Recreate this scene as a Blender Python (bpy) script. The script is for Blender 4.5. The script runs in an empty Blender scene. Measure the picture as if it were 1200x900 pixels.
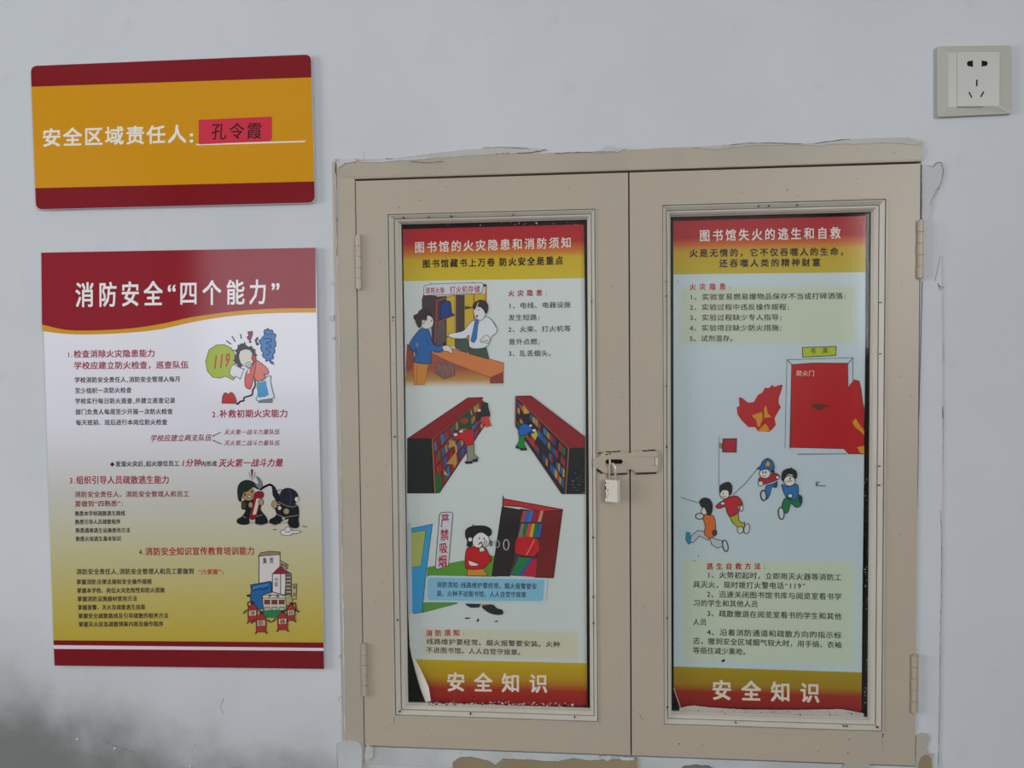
import bpy, bmesh, math, random
from mathutils import Vector, Matrix
from mathutils.geometry import tessellate_polygon
random.seed(7)
SC = bpy.context.scene
COL = SC.collection
EYE = 1.45                       # camera height; wall plane is y = 0, room lies at y < 0
# ---------------------------------------------------------------- camera (solved from the cupboard's rectangles)
F = 900.0
YAW, PITCH, ROLL, DIST = math.radians(5.1977), math.radians(-1.9920), math.radians(-0.5443), 1.0255
def rot3():
    c, s = math.cos(YAW), math.sin(YAW);     A = Matrix(((c, s, 0), (-s, c, 0), (0, 0, 1)))
    c, s = math.cos(PITCH), math.sin(PITCH); B = Matrix(((1, 0, 0), (0, c, s), (0, -s, c)))
    c, s = math.cos(ROLL), math.sin(ROLL);   D = Matrix(((c, 0, s), (0, 1, 0), (-s, 0, c)))
    return D @ B @ A
RM = rot3()
RT = RM.transposed()
cd = bpy.data.cameras.new('camera'); cam = bpy.data.objects.new('camera', cd); COL.objects.link(cam)
cd.sensor_fit = 'HORIZONTAL'; cd.sensor_width = 36.0; cd.lens = 36.0 * F / 1200.0
cd.clip_start = 0.02; cd.clip_end = 60
r_, f_, u_ = RT @ Vector((1, 0, 0)), RT @ Vector((0, 1, 0)), RT @ Vector((0, 0, 1))
cam.matrix_world = Matrix(((r_.x, u_.x, -f_.x, 0), (r_.y, u_.y, -f_.y, -DIST), (r_.z, u_.z, -f_.z, EYE), (0, 0, 0, 1)))
SC.camera = cam
def W(u, v, y=0.0):
    "photo measurement (u, v) -> real point on the plane y"
    d = RT @ Vector(((u - 600) / F, 1.0, (450 - v) / F))
    t = (y + DIST) / d.y
    return Vector((d.x * t, y, d.z * t + EYE))
# ---------------------------------------------------------------- view, world and the windows' daylight
SC.view_settings.view_transform = 'Standard'; SC.view_settings.look = 'None'
SC.view_settings.exposure = -0.03; SC.view_settings.gamma = 1.0; SC.view_settings.use_curve_mapping = False
wd = bpy.data.worlds.new('world'); SC.world = wd; wd.use_nodes = True
bgn = wd.node_tree.nodes['Background']; bgn.inputs[0].default_value = (0.72, 0.82, 1.0, 1); bgn.inputs[1].default_value = 1.0
def area(name, loc, aim, sx, sy, power, col):
    l = bpy.data.lights.new(name, 'AREA'); l.shape = 'RECTANGLE'; l.size = sx; l.size_y = sy; l.energy = power; l.color = col
    o = bpy.data.objects.new(name, l); COL.objects.link(o); o.location = loc
    o.rotation_euler = (Vector(aim)).to_track_quat('-Z', 'Y').to_euler()
    return o
XL, XR, YB, ZC = -3.8, 2.2, -5.8, 3.2      # room extents
area('daylight', (XR - .02, -3.7, 2.15), (-1, 0, 0), 2.6, 1.3, 112, (0.97, 0.985, 1.0))
area('daylight', (-2.6, YB + .02, 1.9), (0, 1, 0), 1.8, 1.5, 13, (0.95, 0.98, 1.0))
area('daylight', (XL + .02, -1.7, 1.7), (1, 0, 0), 1.6, 1.4, 66, (0.97, 0.985, 1.0))  # added light at a made-up left window, brightens the wall's left side
area('added_ceiling_fill', (-.5, -1.9, ZC - .07), (0, 0, -1), 1.2, .25, 3, (1.0, 0.99, 0.96))  # added overhead fill, no known lamp; shades the mouldings from above
# ---------------------------------------------------------------- materials
def s2l(c):
    c /= 255.0
    return c / 12.92 if c <= .04045 else ((c + .055) / 1.055) ** 2.4
def rgb(r, g, b, k=1.0): return (min(.9, s2l(r) * k), min(.9, s2l(g) * k), min(.9, s2l(b) * k), 1)
def mat(name, color, rough=.5, spec=.5, metal=0.0):
    m = bpy.data.materials.new(name); m.use_nodes = True
    p = m.node_tree.nodes['Principled BSDF']
    p.inputs['Base Color'].default_value = color; p.inputs['Roughness'].default_value = rough
    p.inputs['Specular IOR Level'].default_value = spec; p.inputs['Metallic'].default_value = metal
    return m
class N:
    def __init__(s, m): s.m = m; s.t = m.node_tree; s.p = s.t.nodes['Principled BSDF']
    def new(s, typ, **kw):
        n = s.t.nodes.new(typ)
        for k, v in kw.items(): setattr(n, k, v)
        return n
    def link(s, a, b): s.t.links.new(a, b)
    def coords(s):
        tc = s.new('ShaderNodeTexCoord'); sp = s.new('ShaderNodeSeparateXYZ'); s.link(tc.outputs['Object'], sp.inputs[0]); return tc.outputs['Object'], sp.outputs
    def math(s, op, a, b=None, c=None, clamp=False):
        n = s.new('ShaderNodeMath', operation=op, use_clamp=clamp)
        for i, x in enumerate((a, b, c)):
            if x is None: continue
            if isinstance(x, (int, float)): n.inputs[i].default_value = x
            else: s.link(x, n.inputs[i])
        return n.outputs[0]
    def noise(s, co, scale, detail=4, rough=.55):
        n = s.new('ShaderNodeTexNoise'); n.inputs['Scale'].default_value = scale; n.inputs['Detail'].default_value = detail; n.inputs['Roughness'].default_value = rough
        s.link(co, n.inputs['Vector']); return n.outputs[0]
    def step(s, x, a, b):
        n = s.new('ShaderNodeMapRange', interpolation_type='SMOOTHSTEP'); s.link(x, n.inputs[0])
        n.inputs[1].default_value = a; n.inputs[2].default_value = b; return n.outputs[0]
    def mix(s, f, a, b):
        n = s.new('ShaderNodeMix', data_type='RGBA'); s.link(f, n.inputs[0]) if not isinstance(f, float) else setattr(n.inputs[0], 'default_value', f)
        for k, x in ((6, a), (7, b)):
            if isinstance(x, tuple): n.inputs[k].default_value = x
            else: s.link(x, n.inputs[k])
        return n.outputs[2]
    def bump(s, h, strength, dist=.001):
        n = s.new('ShaderNodeBump'); n.inputs['Strength'].default_value = strength; n.inputs['Distance'].default_value = dist
        s.link(h, n.inputs['Height']); s.link(n.outputs[0], s.p.inputs['Normal'])
    def color(s, c): s.link(c, s.p.inputs['Base Color'])
# white distempered wall with grime low on the left
WALLC = rgb(226, 228, 232)
m_wall = mat('wall_paint', WALLC, .75, .25); n = N(m_wall); co, xyz = n.coords()
n1 = n.noise(co, 3.2, 5); n2 = n.noise(co, 22, 5); n3 = n.noise(co, 260, 3)
base = n.mix(n.step(n1, .35, .7), rgb(203, 206, 210), rgb(209, 211, 215))
hgt = n.math('ADD', xyz[2], n.math('MULTIPLY', xyz[0], .22))           # stain line falls off to the right
hgt = n.math('ADD', hgt, n.math('MULTIPLY', n1, .16)); n4 = n.noise(co, 9, 4); hgt = n.math('ADD', hgt, n.math('MULTIPLY', n.math('SUBTRACT', n4, .5), .12)); hgt = n.math('ADD', hgt, n.math('MULTIPLY', n2, .05))
st = n.math('SUBTRACT', 1.0, n.step(hgt, EYE - .640, EYE - .515))
st2 = n.math('MULTIPLY', n.math('SUBTRACT', 1.0, n.step(hgt, EYE - .56, EYE - .42)), .22); base = n.mix(st2, base, rgb(150, 151, 146))
base = n.mix(n.math('MULTIPLY', st, .80), base, rgb(92, 96, 88))
sm = n.math('MULTIPLY', n.step(n2, .60, .74), .10)
base = n.mix(sm, base, rgb(150, 150, 146)); n.color(base)
n.bump(n.math('ADD', n.math('MULTIPLY', n2, 2.0), n.math('MULTIPLY', n3, .25)), .35, .0012)
# beige gloss paint on old wood
def paint(name, c, c2, bump=.35, rough=.38):
    m = mat(name, c, rough, .45); n = N(m); co, xyz = n.coords()
    a = n.noise(co, 7, 5); b = n.noise(co, 60, 4); mp = n.new('ShaderNodeMapping'); n.link(co, mp.inputs[0]); mp.inputs['Scale'].default_value = (90, 90, 6)
    g = n.noise(mp.outputs[0], 1.0, 3)
    cc = n.mix(n.step(a, .3, .7), c, c2); v = n.new('ShaderNodeTexVoronoi'); v.inputs['Scale'].default_value = 55; n.link(co, v.inputs['Vector'])
    sp = n.math('MULTIPLY', n.math('LESS_THAN', v.outputs['Distance'], .045), .55)
    cc = n.mix(sp, cc, rgb(70, 60, 52)); n.color(cc)
    n.bump(n.math('ADD', n.math('MULTIPLY', b, .7), n.math('MULTIPLY', g, .3)), bump, .0006)
    return m
m_beige = paint('beige_paint', rgb(186, 171, 153), rgb(181, 170, 153))
m_frame = paint('beige_frame_paint', rgb(184, 172, 154), rgb(174, 166, 150), .5)
m_bead = paint('bead_paint', rgb(205, 199, 188), rgb(198, 190, 178), .3)
m_sill = paint('whitewashed_sill', rgb(200, 204, 206), rgb(180, 183, 182), .8, .6)
m_plast = paint('patched_plaster', rgb(203, 205, 209), rgb(190, 190, 190), .9, .8)
m_brown = paint('old_brown_paint', rgb(156, 140, 110), rgb(142, 128, 102), .6, .5)
m_dark = mat('dark_interior', rgb(52, 52, 48), .8, .2)
m_gap = mat('dark_gap', rgb(38, 26, 20), .9, .1)
m_crack = mat('crack_grey', rgb(120, 118, 118), .9, .1)
m_glass = bpy.data.materials.new('pane_glass'); m_glass.use_nodes = True
t = m_glass.node_tree; t.nodes.clear(); out = t.nodes.new('ShaderNodeOutputMaterial'); tr = t.nodes.new('ShaderNodeBsdfTransparent'); gl = t.nodes.new('ShaderNodeBsdfGlossy')
fr = t.nodes.new('ShaderNodeFresnel'); gm = t.nodes.new('ShaderNodeNewGeometry'); mr_ = t.nodes.new('ShaderNodeMapRange'); mr_.inputs[3].default_value = 1.5; mr_.inputs[4].default_value = 1 / 1.5; t.links.new(gm.outputs['Backfacing'], mr_.inputs[0]); t.links.new(mr_.outputs[0], fr.inputs[0]); mx = t.nodes.new('ShaderNodeMixShader')
tr.inputs[0].default_value = (.985, .99, .985, 1); gl.inputs['Roughness'].default_value = .06
t.links.new(fr.outputs[0], mx.inputs[0]); t.links.new(tr.outputs[0], mx.inputs[1]); t.links.new(gl.outputs[0], mx.inputs[2]); t.links.new(mx.outputs[0], out.inputs[0])
# ---------------------------------------------------------------- object helpers
def link(name, me, parent=None, loc=None):
    o = bpy.data.objects.new(name, me); COL.objects.link(o)
    if parent is not None:
        o.parent = parent
        if loc is not None: o.location = loc
    elif loc is not None: o.location = loc
    return o
def thing(name, label, cat, loc, group=None):
    o = link(name, None, None, loc); o.empty_display_size = .02
    o['label'] = label; o['category'] = cat
    if group: o['group'] = group
    return o
def world_loc(p):
    v = Vector((0, 0, 0))
    while p is not None: v += p.location; p = p.parent
    return v
def to_obj(name, bm, m, parent=None, origin=None, smooth=False, norm=True):
    "bm holds world coordinates; the object gets its own origin"
    if norm: bmesh.ops.recalc_face_normals(bm, faces=bm.faces)
    if origin is None:
        if parent is not None: origin = world_loc(parent)
        else:
            cs = [v.co for v in bm.verts]
            origin = Vector([(min(c[i] for c in cs) + max(c[i] for c in cs)) / 2 for i in range(3)])
    bmesh.ops.translate(bm, verts=bm.verts, vec=-Vector(origin))
    me = bpy.data.meshes.new(name); bm.to_mesh(me); bm.free()
    for x in (m if isinstance(m, (list, tuple)) else [m]): me.materials.append(x)
    if smooth:
        for p in me.polygons: p.use_smooth = True
    return link(name, me, parent, Vector(origin) - (world_loc(parent) if parent is not None else Vector((0, 0, 0))))
def box(bm, x0, x1, y0, y1, z0, z1, bev=0.0, mi=0):
    r = bmesh.ops.create_cube(bm, size=1.0)
    bmesh.ops.scale(bm, vec=(x1 - x0, y1 - y0, z1 - z0), verts=r['verts'])
    bmesh.ops.translate(bm, vec=((x0 + x1) / 2, (y0 + y1) / 2, (z0 + z1) / 2), verts=r['verts'])
    fs = {f for v in r['verts'] for f in v.link_faces}
    for f in fs: f.material_index = mi
    if bev:
        es = list({e for v in r['verts'] for e in v.link_edges})
        bmesh.ops.bevel(bm, geom=es, offset=bev, segments=2, affect='EDGES', profile=.6)
    return bm
def slab(bm, pts, y0, y1, mi=0):
    "closed outline (x,z) points extruded from y0 (front) to y1 (back)"
    tris = tessellate_polygon([[Vector((p[0], p[1], 0)) for p in pts]])
    a = [bm.verts.new((p[0], y0, p[1])) for p in pts]; b = [bm.verts.new((p[0], y1, p[1])) for p in pts]
    for tq in tris:
        try:
            bm.faces.new([a[i] for i in tq]).material_index = mi; bm.faces.new([b[i] for i in reversed(tq)]).material_index = mi
        except ValueError: pass
    k = len(pts)
    for i in range(k):
        j = (i + 1) % k
        try: bm.faces.new((a[i], b[i], b[j], a[j])).material_index = mi
        except ValueError: pass
def jag(pts, amp, stepx=.004):
    "roughen an (x,z) outline"
    out = []
    for i, p in enumerate(pts):
        q = pts[(i + 1) % len(pts)]; L = math.hypot(q[0] - p[0], q[1] - p[1]); k = max(1, int(L / stepx))
        for j in range(k):
            f = j / k; out.append((p[0] + (q[0] - p[0]) * f + random.uniform(-amp, amp), p[1] + (q[1] - p[1]) * f + random.uniform(-amp, amp)))
    return out
def PX(pts, y=0.0): return [(W(u, v, y).x, W(u, v, y).z) for u, v in pts]
def struct(o): o['kind'] = 'structure'; return o
def tube(bm, pts, r, seg=10):
    rings = []
    for i, p in enumerate(pts):
        d = (pts[min(i + 1, len(pts) - 1)] - pts[max(i - 1, 0)]).normalized()
        a = d.orthogonal().normalized() if i == 0 else (rings_a - d * rings_a.dot(d)).normalized()
        rings_a = a; b = d.cross(a)
        rings.append([bm.verts.new(p + (a * math.cos(2 * math.pi * k / seg) + b * math.sin(2 * math.pi * k / seg)) * r) for k in range(seg)])
    for i in range(len(rings) - 1):
        for k in range(seg): bm.faces.new((rings[i][k], rings[i][(k + 1) % seg], rings[i + 1][(k + 1) % seg], rings[i + 1][k]))
    bm.faces.new(rings[0]); bm.faces.new(list(reversed(rings[-1])))
# ---------------------------------------------------------------- room
OX0, OX1, OZ0, OZ1 = -.334, .4565, EYE - .562, EYE + .268   # outer edge of the cupboard frame = hole in the wall
bm = bmesh.new(); T = .22
for a in ((XL, OX0, 0, T, 0, ZC), (OX1, XR, 0, T, 0, ZC), (OX0, OX1, 0, T, OZ1, ZC), (OX0, OX1, 0, T, 0, OZ0)): box(bm, *a)
bmesh.ops.remove_doubles(bm, verts=bm.verts, dist=1e-5)
wall = struct(to_obj('wall_back', bm, m_wall, origin=(0, 0, 0)))
m_roomwall = mat('room_wall_paint', rgb(168, 168, 166), .8, .2)
m_floor = mat('floor_terrazzo', rgb(120, 116, 110), .4, .4); n = N(m_floor); co, xyz = n.coords()
n.color(n.mix(n.step(n.noise(co, 90, 3), .4, .6), rgb(96, 92, 88), rgb(128, 124, 118)))
bm = bmesh.new(); box(bm, XL, XR, YB, T, -.1, 0); struct(to_obj('floor', bm, m_floor, origin=(0, 0, 0)))
bm = bmesh.new(); box(bm, XL, XR, YB, T, ZC, ZC + .1); struct(to_obj('ceiling', bm, m_roomwall, origin=(0, 0, 0)))
bm = bmesh.new()
for a in ((YB, -2.5, 0, ZC), (-.9, T, 0, ZC), (-2.5, -.9, 0, 1.0), (-2.5, -.9, 2.4, ZC)): box(bm, XL - .2, XL, a[0], a[1], a[2], a[3])
struct(to_obj('wall_left', bm, m_roomwall, origin=(0, 0, 0)))
m_white = mat('white_window_paint', rgb(200, 200, 200), .4)
def window(n_, horiz, c, w, z0, z1):
    "frame with mullions around an opening; area lamps in the openings give the light"
    bm = bmesh.new(); b = .05
    def bx(a0, a1, z0_, z1_):
        if horiz: box(bm, c + a0, c + a1, YB - .05, YB + .0, z0_, z1_)
        elif n_ == 3: box(bm, XL - .05, XL, c + a0, c + a1, z0_, z1_)
        else: box(bm, XR, XR + .05, c + a0, c + a1, z0_, z1_)
    bx(-w / 2, w / 2, z0, z0 + b); bx(-w / 2, w / 2, z1 - b, z1); bx(-w / 2, -w / 2 + b, z0, z1); bx(w / 2 - b, w / 2, z0, z1)
    for k in (1, 2, 3): bx(-w / 2 + w * k / 4 - .02, -w / 2 + w * k / 4 + .02, z0, z1)
    bx(-w / 2, w / 2, z0 + (z1 - z0) * .62, z0 + (z1 - z0) * .62 + .04)
    struct(to_obj('window_%d' % n_, bm, m_white))
bm = bmesh.new()
for a in ((XL, -3.5, 0, ZC), (-1.7, XR, 0, ZC), (-3.5, -1.7, 0, 1.15), (-3.5, -1.7, 2.65, ZC)): box(bm, a[0], a[1], YB - .2, YB, a[2], a[3])
struct(to_obj('wall_front', bm, m_roomwall, origin=(0, 0, 0)))
bm = bmesh.new()
for a in ((YB, -5.0, 0, ZC), (-2.4, T, 0, ZC), (-5.0, -2.4, 0, 1.5), (-5.0, -2.4, 2.8, ZC)): box(bm, XR, XR + .2, a[0], a[1], a[2], a[3])
struct(to_obj('wall_right', bm, m_roomwall, origin=(0, 0, 0)))
window(1, True, -2.6, 1.8, 1.15, 2.65); window(2, False, -3.7, 2.6, 1.5, 2.8); window(3, False, -1.7, 1.6, 1.0, 2.4)  # the third window is invented, unseen, to lift the left of the wall
bm = bmesh.new(); box(bm, -1.15, .15, -2.05, -1.75, ZC - .06, ZC - .0, .01); lf = to_obj('added_ceiling_batten', bm, m_white); lf['label'] = 'white ceiling batten, unseen, added to go with the extra light from above'; lf['category'] = 'lamp'  # made-up fitting around the added overhead fill; the batten itself does not glow
# ---------------------------------------------------------------- built-in cupboard
x_l, x_r, x_m = -.3024, .4289, .0628
z_t, z_b = EYE + .2395, EYE - .5347
cup = thing('built_in_cupboard', 'beige painted wooden cupboard with two glazed doors set into the white wall', 'cupboard', ((x_l + x_r) / 2, 0, z_b))
FY = -.003
bm = bmesh.new(); g = .0012
box(bm, OX0, x_l - g, FY, .06, z_b - .028, z_t + .028, .0012); to_obj('jamb', bm, m_frame, cup)
bm = bmesh.new(); box(bm, x_r + g, OX1 + .001, -.0002, .06, OZ0 - .001, OZ1 + .001); to_obj('plastered_jamb', bm, m_wall, wall)
bm = bmesh.new(); box(bm, x_l - g + .0002, x_r + g - .0002, FY, .06, z_t + .0030, z_t + .0285, .0008); to_obj('head_rail', bm, m_frame, cup)
bm = bmesh.new(); box(bm, x_l - g + .0002, x_r + g - .0002, FY + .001, .06, z_b - .0275, z_b - .0028, .0008); to_obj('sill_rail', bm, m_sill, cup)['label'] = 'sill rail with flaking white paint'
bm = bmesh.new()   # carcass behind the doors
box(bm, OX0, OX1, .19, .2, OZ0, OZ1); box(bm, OX0, OX0 + .01, .06, .19, OZ0, OZ1); box(bm, OX1 - .01, OX1, .06, .19, OZ0, OZ1)
box(bm, OX0, OX1, .06, .19, OZ0, OZ0 + .01); box(bm, OX0, OX1, .06, .19, OZ1 - .01, OZ1)
to_obj('carcass', bm, m_dark, cup)
bm = bmesh.new(); box(bm, x_l - .004, x_r + .004, .034, .036, z_t - .02, z_t + .006); box(bm, x_m - .004, x_m + .004, .034, .036, z_b, z_t); box(bm, x_l - .004, x_l + .02, .034, .036, z_b, z_t)
box(bm, x_r - .02, x_r + .004, .034, .036, z_b, z_t); box(bm, x_l - .004, x_r + .004, .034, .036, z_b - .006, z_b + .02)
to_obj('door_rebate', bm, m_gap, cup)
LY = -.004
PROFILE = [(0, LY + .0006), (.03, LY - .0012), (.10, LY - .0014), (.11, LY + .0036), (.17, LY + .0038), (.19, LY + .0006), (.24, LY + .0006), (.52, LY + .0052), (.53, LY + .0085), (.59, LY + .0088), (.61, LY + .0056), (.72, LY + .0058), (.90, LY + .0092), (.95, LY + .0125), (1.0, LY + .0130), (1.0, .013)]
def leaf(x0, x1, o, inn, label):
    "o/inn = outer and inner rectangle of the bead moulding (x0,x1,zt,zb)"
    d = link('cupboard_door', None, cup, Vector(((x0 + x1) / 2, LY, z_b)) - world_loc(cup)); d['label'] = label; d.empty_display_size = .02
    bm = bmesh.new(); box(bm, x0, o[0], LY, .03, z_b, z_t); to_obj('stile', bm, m_beige, d)
    bm = bmesh.new(); box(bm, o[1], x1, LY, .03, z_b, z_t); to_obj('stile', bm, m_beige, d)
    bm = bmesh.new(); box(bm, o[0], o[1], LY, .03, o[2], z_t); to_obj('rail', bm, m_beige, d)
    bm = bmesh.new(); box(bm, o[0], o[1], LY, .03, z_b, o[3]); to_obj('rail', bm, m_beige, d)
    oc = [(o[0], o[3]), (o[1], o[3]), (o[1], o[2]), (o[0], o[2])]; ic = [(inn[0], inn[3]), (inn[1], inn[3]), (inn[1], inn[2]), (inn[0], inn[2])]
    for s in range(4):
        bm = bmesh.new(); a, b = s, (s + 1) % 4; K = 14; rows = []
        for j in range(K + 1):
            f = j / K; row = []
            for (tt, yy) in PROFILE:
                pa = (oc[a][0] + (ic[a][0] - oc[a][0]) * tt, oc[a][1] + (ic[a][1] - oc[a][1]) * tt); pb = (oc[b][0] + (ic[b][0] - oc[b][0]) * tt, oc[b][1] + (ic[b][1] - oc[b][1]) * tt)
                w = random.uniform(-.00016, .00016) if 0 < j < K and 0 < tt < 1 else 0
                row.append(bm.verts.new((pa[0] + (pb[0] - pa[0]) * f, yy + w, pa[1] + (pb[1] - pa[1]) * f)))
            rows.append(row)
        for j in range(K):
            for k in range(len(PROFILE) - 1): bm.faces.new((rows[j][k], rows[j + 1][k], rows[j + 1][k + 1], rows[j][k + 1]))
        to_obj('bead_moulding', bm, m_bead, d)
    bm = bmesh.new(); box(bm, inn[0] - .004, inn[1] + .004, .0125, .0145, inn[3] - .004, inn[2] + .004); to_obj('glass_pane', bm, m_glass, d)
    bm = bmesh.new()    # filled nail heads and chips
    for k in range(22):
        side = random.random()
        if side < .5: x = random.choice((o[0] + .007, o[1] - .007)); z = random.uniform(o[3], o[2]); y = LY + .001
        elif side < .75: x = random.uniform(o[0], o[1]); z = random.choice((o[2] - .006, o[3] + .006)); y = LY + .001
        else: x = random.uniform(x0 + .01, x1 - .01); z = random.choice((random.uniform(z_b + .01, o[3] - .006), random.uniform(o[2] + .006, z_t - .01))); y = LY - .0001
        r = random.uniform(.0005, .0009)
        slab(bm, [(x + r * math.cos(q * 1.05), z + r * 1.2 * math.sin(q * 1.05)) for q in range(6)], y - .0002, y + .004)
    to_obj('nail_hole', bm, m_gap, d)['kind'] = 'stuff'
    return d
dl = leaf(x_l + .0004, x_m - .0009, (-.2608, .0203, EYE + .1952, EYE - .4924), (W(471.5, 400, .008).x, W(689, 400, .008).x, W(580, 259.8, .008).z, W(580, 827.5, .008).z), 'left door with the hasp and padlock on its edge')
dr = leaf(x_m + .0009, x_r - .0014, (.1043, .3879, EYE + .1979, EYE - .4926), (W(786, 400, .008).x, W(1021, 400, .008).x, W(900, 251, .008).z, W(900, 838, .008).z), 'right door')
# hinges
def hinge(u, v0, v1, dx=0):
    a, b = W(u, v0, LY), W(u, v1, LY); x = (a.x + b.x) / 2; bm = bmesh.new(); k = 5
    for i in range(k):
        z0 = a.z + (b.z - a.z) * i / k; z1 = a.z + (b.z - a.z) * (i + 1) / k; s = .0003
        tube(bm, [Vector((x, LY - .0022, z0 - s)), Vector((x, LY - .0022, z0 - s - .0005)), Vector((x, LY - .0022, z1 + s))], .0033 if i % 2 else .0036, 12)
    box(bm, x - .0058 if dx < 0 else x - .001, x + .001 if dx < 0 else x + .0058, LY - .0011, LY + .002, b.z, a.z)
    tube(bm, [Vector((x, LY - .0022, a.z + .0015)), Vector((x, LY - .0022, b.z - .0015))], .0018, 8)
    to_obj('hinge', bm, m_beige, cup, smooth=False)
hinge(421, 276, 339, -1); hinge(428, 754, 814, -1); hinge(1077.5, 259, 326, 1); hinge(1070.5, 767, 834, 1)
# hasp
hp = PX([(694.3, 543), (695, 538.5), (698, 536.5), (702, 535.3), (705, 532), (708.5, 529.4), (718, 528.5), (733, 528.8), (736, 531), (738.5, 531.2), (741.5, 528.6), (746, 527.8), (768.5, 527.3), (770.8, 529), (771.3, 535), (767.5, 535.2), (767.5, 545.5), (771.3, 545.5), (771.3, 551.5), (769, 553.2), (745, 553.8), (741.5, 551.5), (739, 550), (736, 550.5), (734.5, 553.6), (722, 554.4), (712, 555.2), (706, 553.4), (701, 549.5), (697, 546.8)], LY - .003)
bm = bmesh.new(); slab(bm, hp, LY - .0032, LY - .0012)
bmesh.ops.bevel(bm, geom=[e for e in bm.edges if abs(e.verts[0].co.y - (LY - .0032)) < 1e-6 and abs(e.verts[1].co.y - (LY - .0032)) < 1e-6 and len([f for f in e.link_faces if abs(f.normal.y) < .5]) > 0], offset=.0004, segments=1, affect='EDGES')
hasp = to_obj('hasp', bm, m_beige, cup)
bm = bmesh.new(); sl = PX([(709.5, 541), (711, 538.5), (728, 538.3), (730, 540.5), (728.5, 543.4), (711, 543.8)], LY - .0033); slab(bm, sl, LY - .0034, LY - .003); to_obj('slot', bm, m_gap, hasp)
bm = bmesh.new(); p0, p1 = W(769.6, 535.5, LY - .0035), W(769.6, 545, LY - .0035); tube(bm, [p0, p1], .0021, 10); to_obj('knuckle', bm, m_bead, hasp)
bm = bmesh.new(); sp_ = [W(714.5, 541.5, LY - .0022) + Vector((0, 0, 0)) + Vector((math.sin(q) * 0, -math.sin(q) * .0085, math.cos(q) * .0045)) for q in [math.pi * k / 8 for k in range(9)]]
tube(bm, sp_, .0013, 8); to_obj('staple', bm, m_bead, hasp)
# hasp edge wear: dark line where paint has cracked along its lower edge
bm = bmesh.new()
for seg in ([(700.5, 540.5), (701.5, 547)], [(701, 531), (704, 529.5)], [(709.5, 531.8), (712.5, 531.6)], [(713.5, 531), (716, 530.6)], [(712, 555.4), (735, 554.4)], [(745, 554.4), (769, 553.6)], [(700, 549.8), (706, 554.2)], [(753, 527.6), (768, 526.8)], [(710, 529.0), (727, 528.2)]):
    q = PX([seg[0], seg[1], (seg[1][0], seg[1][1] + 1.0), (seg[0][0], seg[0][1] + 1.2)], LY); slab(bm, jag(q, .0002, .002), LY - .0033, LY)
to_obj('paint_crack', bm, m_gap, hasp)['kind'] = 'stuff'
# padlock hanging on the hasp
m_lock = paint('padlock_paint', rgb(214, 208, 196), rgb(224, 219, 208), .5, .35)
m_lockside = m_lock
lk = W(718, 575, LY - .009)
lock = thing('padlock', 'small worn cream padlock hanging from the hasp between the cupboard doors', 'padlock', W(719, 588, LY - .009))
bm = bmesh.new(); box(bm, -.0090, .0090, -.0048, .0048, -.0148, .0148, .0013)
bmesh.ops.rotate(bm, verts=bm.verts, cent=(0, 0, 0), matrix=Matrix.Rotation(math.radians(-27), 3, 'Z')); bmesh.ops.translate(bm, verts=bm.verts, vec=lk)
to_obj('lock_body', bm, m_lock, lock)
RZ = Matrix.Rotation(math.radians(-48), 3, 'Z')
pts = [Vector((-.0055, 0, .013)), Vector((-.0055, 0, .030))] + [Vector((-.0055 * math.cos(q), 0, .030 + .0055 * math.sin(q))) for q in [math.pi * k / 10 for k in range(1, 10)]] + [Vector((.0055, 0, .030)), Vector((.0055, 0, .013))]
bm = bmesh.new(); tube(bm, [RZ @ p + lk for p in pts], .0016, 10); to_obj('shackle', bm, mat('worn_steel', rgb(205, 200, 190), .3, .5, .3), lock, smooth=True)
bm = bmesh.new(); RL = Matrix.Rotation(math.radians(-27), 3, 'Z')
for (a, b, c_, d_) in ((-.0085, -.0074, .012, .009), (-.0088, -.0072, .006, .001), (-.0086, -.0078, -.001, -.010), (-.0045, -.0038, .011, .010), (-.0050, -.0044, .003, -.001), (-.0060, -.0055, -.006, -.010), (-.003, -.0022, -.003, -.0036), (.001, .0016, .001, .0004), (-.0052, -.004, -.0045, -.0052)):
    t0 = bmesh.new(); slab(t0, jag([(a, c_), (b, c_), (b, d_), (a, d_)], .0002, .001), -.00495, -.0047)
    for v in t0.verts: v.co = RL @ v.co + lk
    me = bpy.data.meshes.new('tmp'); t0.to_mesh(me); t0.free(); bm.from_mesh(me); bpy.data.meshes.remove(me)
to_obj('paint_chip', bm, m_gap, lock)['kind'] = 'stuff'
# ---------------------------------------------------------------- plaster, peeled paint and cracks round the frame
def patch(name, px, m, y0, y1, amp=.0008, step=.004, parent=wall, label=None):
    bm = bmesh.new(); slab(bm, jag(PX(px, y0), amp, step), y0, y1); o = to_obj(name, bm, m, parent)
    if label: o['label'] = label
    return o
m_smear = paint('smeared_beige', rgb(184, 178, 168), rgb(172, 166, 155), .9, .6)
m_smear2 = paint('thin_beige_smear', rgb(194, 192, 188), rgb(182, 179, 172), 1.0, .7)
patch('paint_smear', [(398, 196), (420, 192), (455, 187), (500, 184), (560, 181), (620, 180), (690, 178), (760, 174), (840, 171), (880, 167.5), (930, 169), (985, 166), (1040, 165), (1075, 167), (1083, 178), (1079, 187), (900, 194), (700, 200), (500, 206), (398, 208)], m_frame, FY - .0006, FY + .004, .0006, .005)
patch('plaster_patch', [(394, 190), (404, 187), (417, 185.5), (418, 189), (404, 191.5), (396, 197)], m_plast, FY - .0016, FY + .003, .0006, .002)
patch('plaster_patch', [(423, 189.5), (440, 187.5), (470, 185.5), (500, 183.5), (505, 185.5), (482, 188), (468, 188), (445, 190.5), (430, 190)], m_plast, FY - .0016, FY + .003, .0007, .002)
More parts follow.
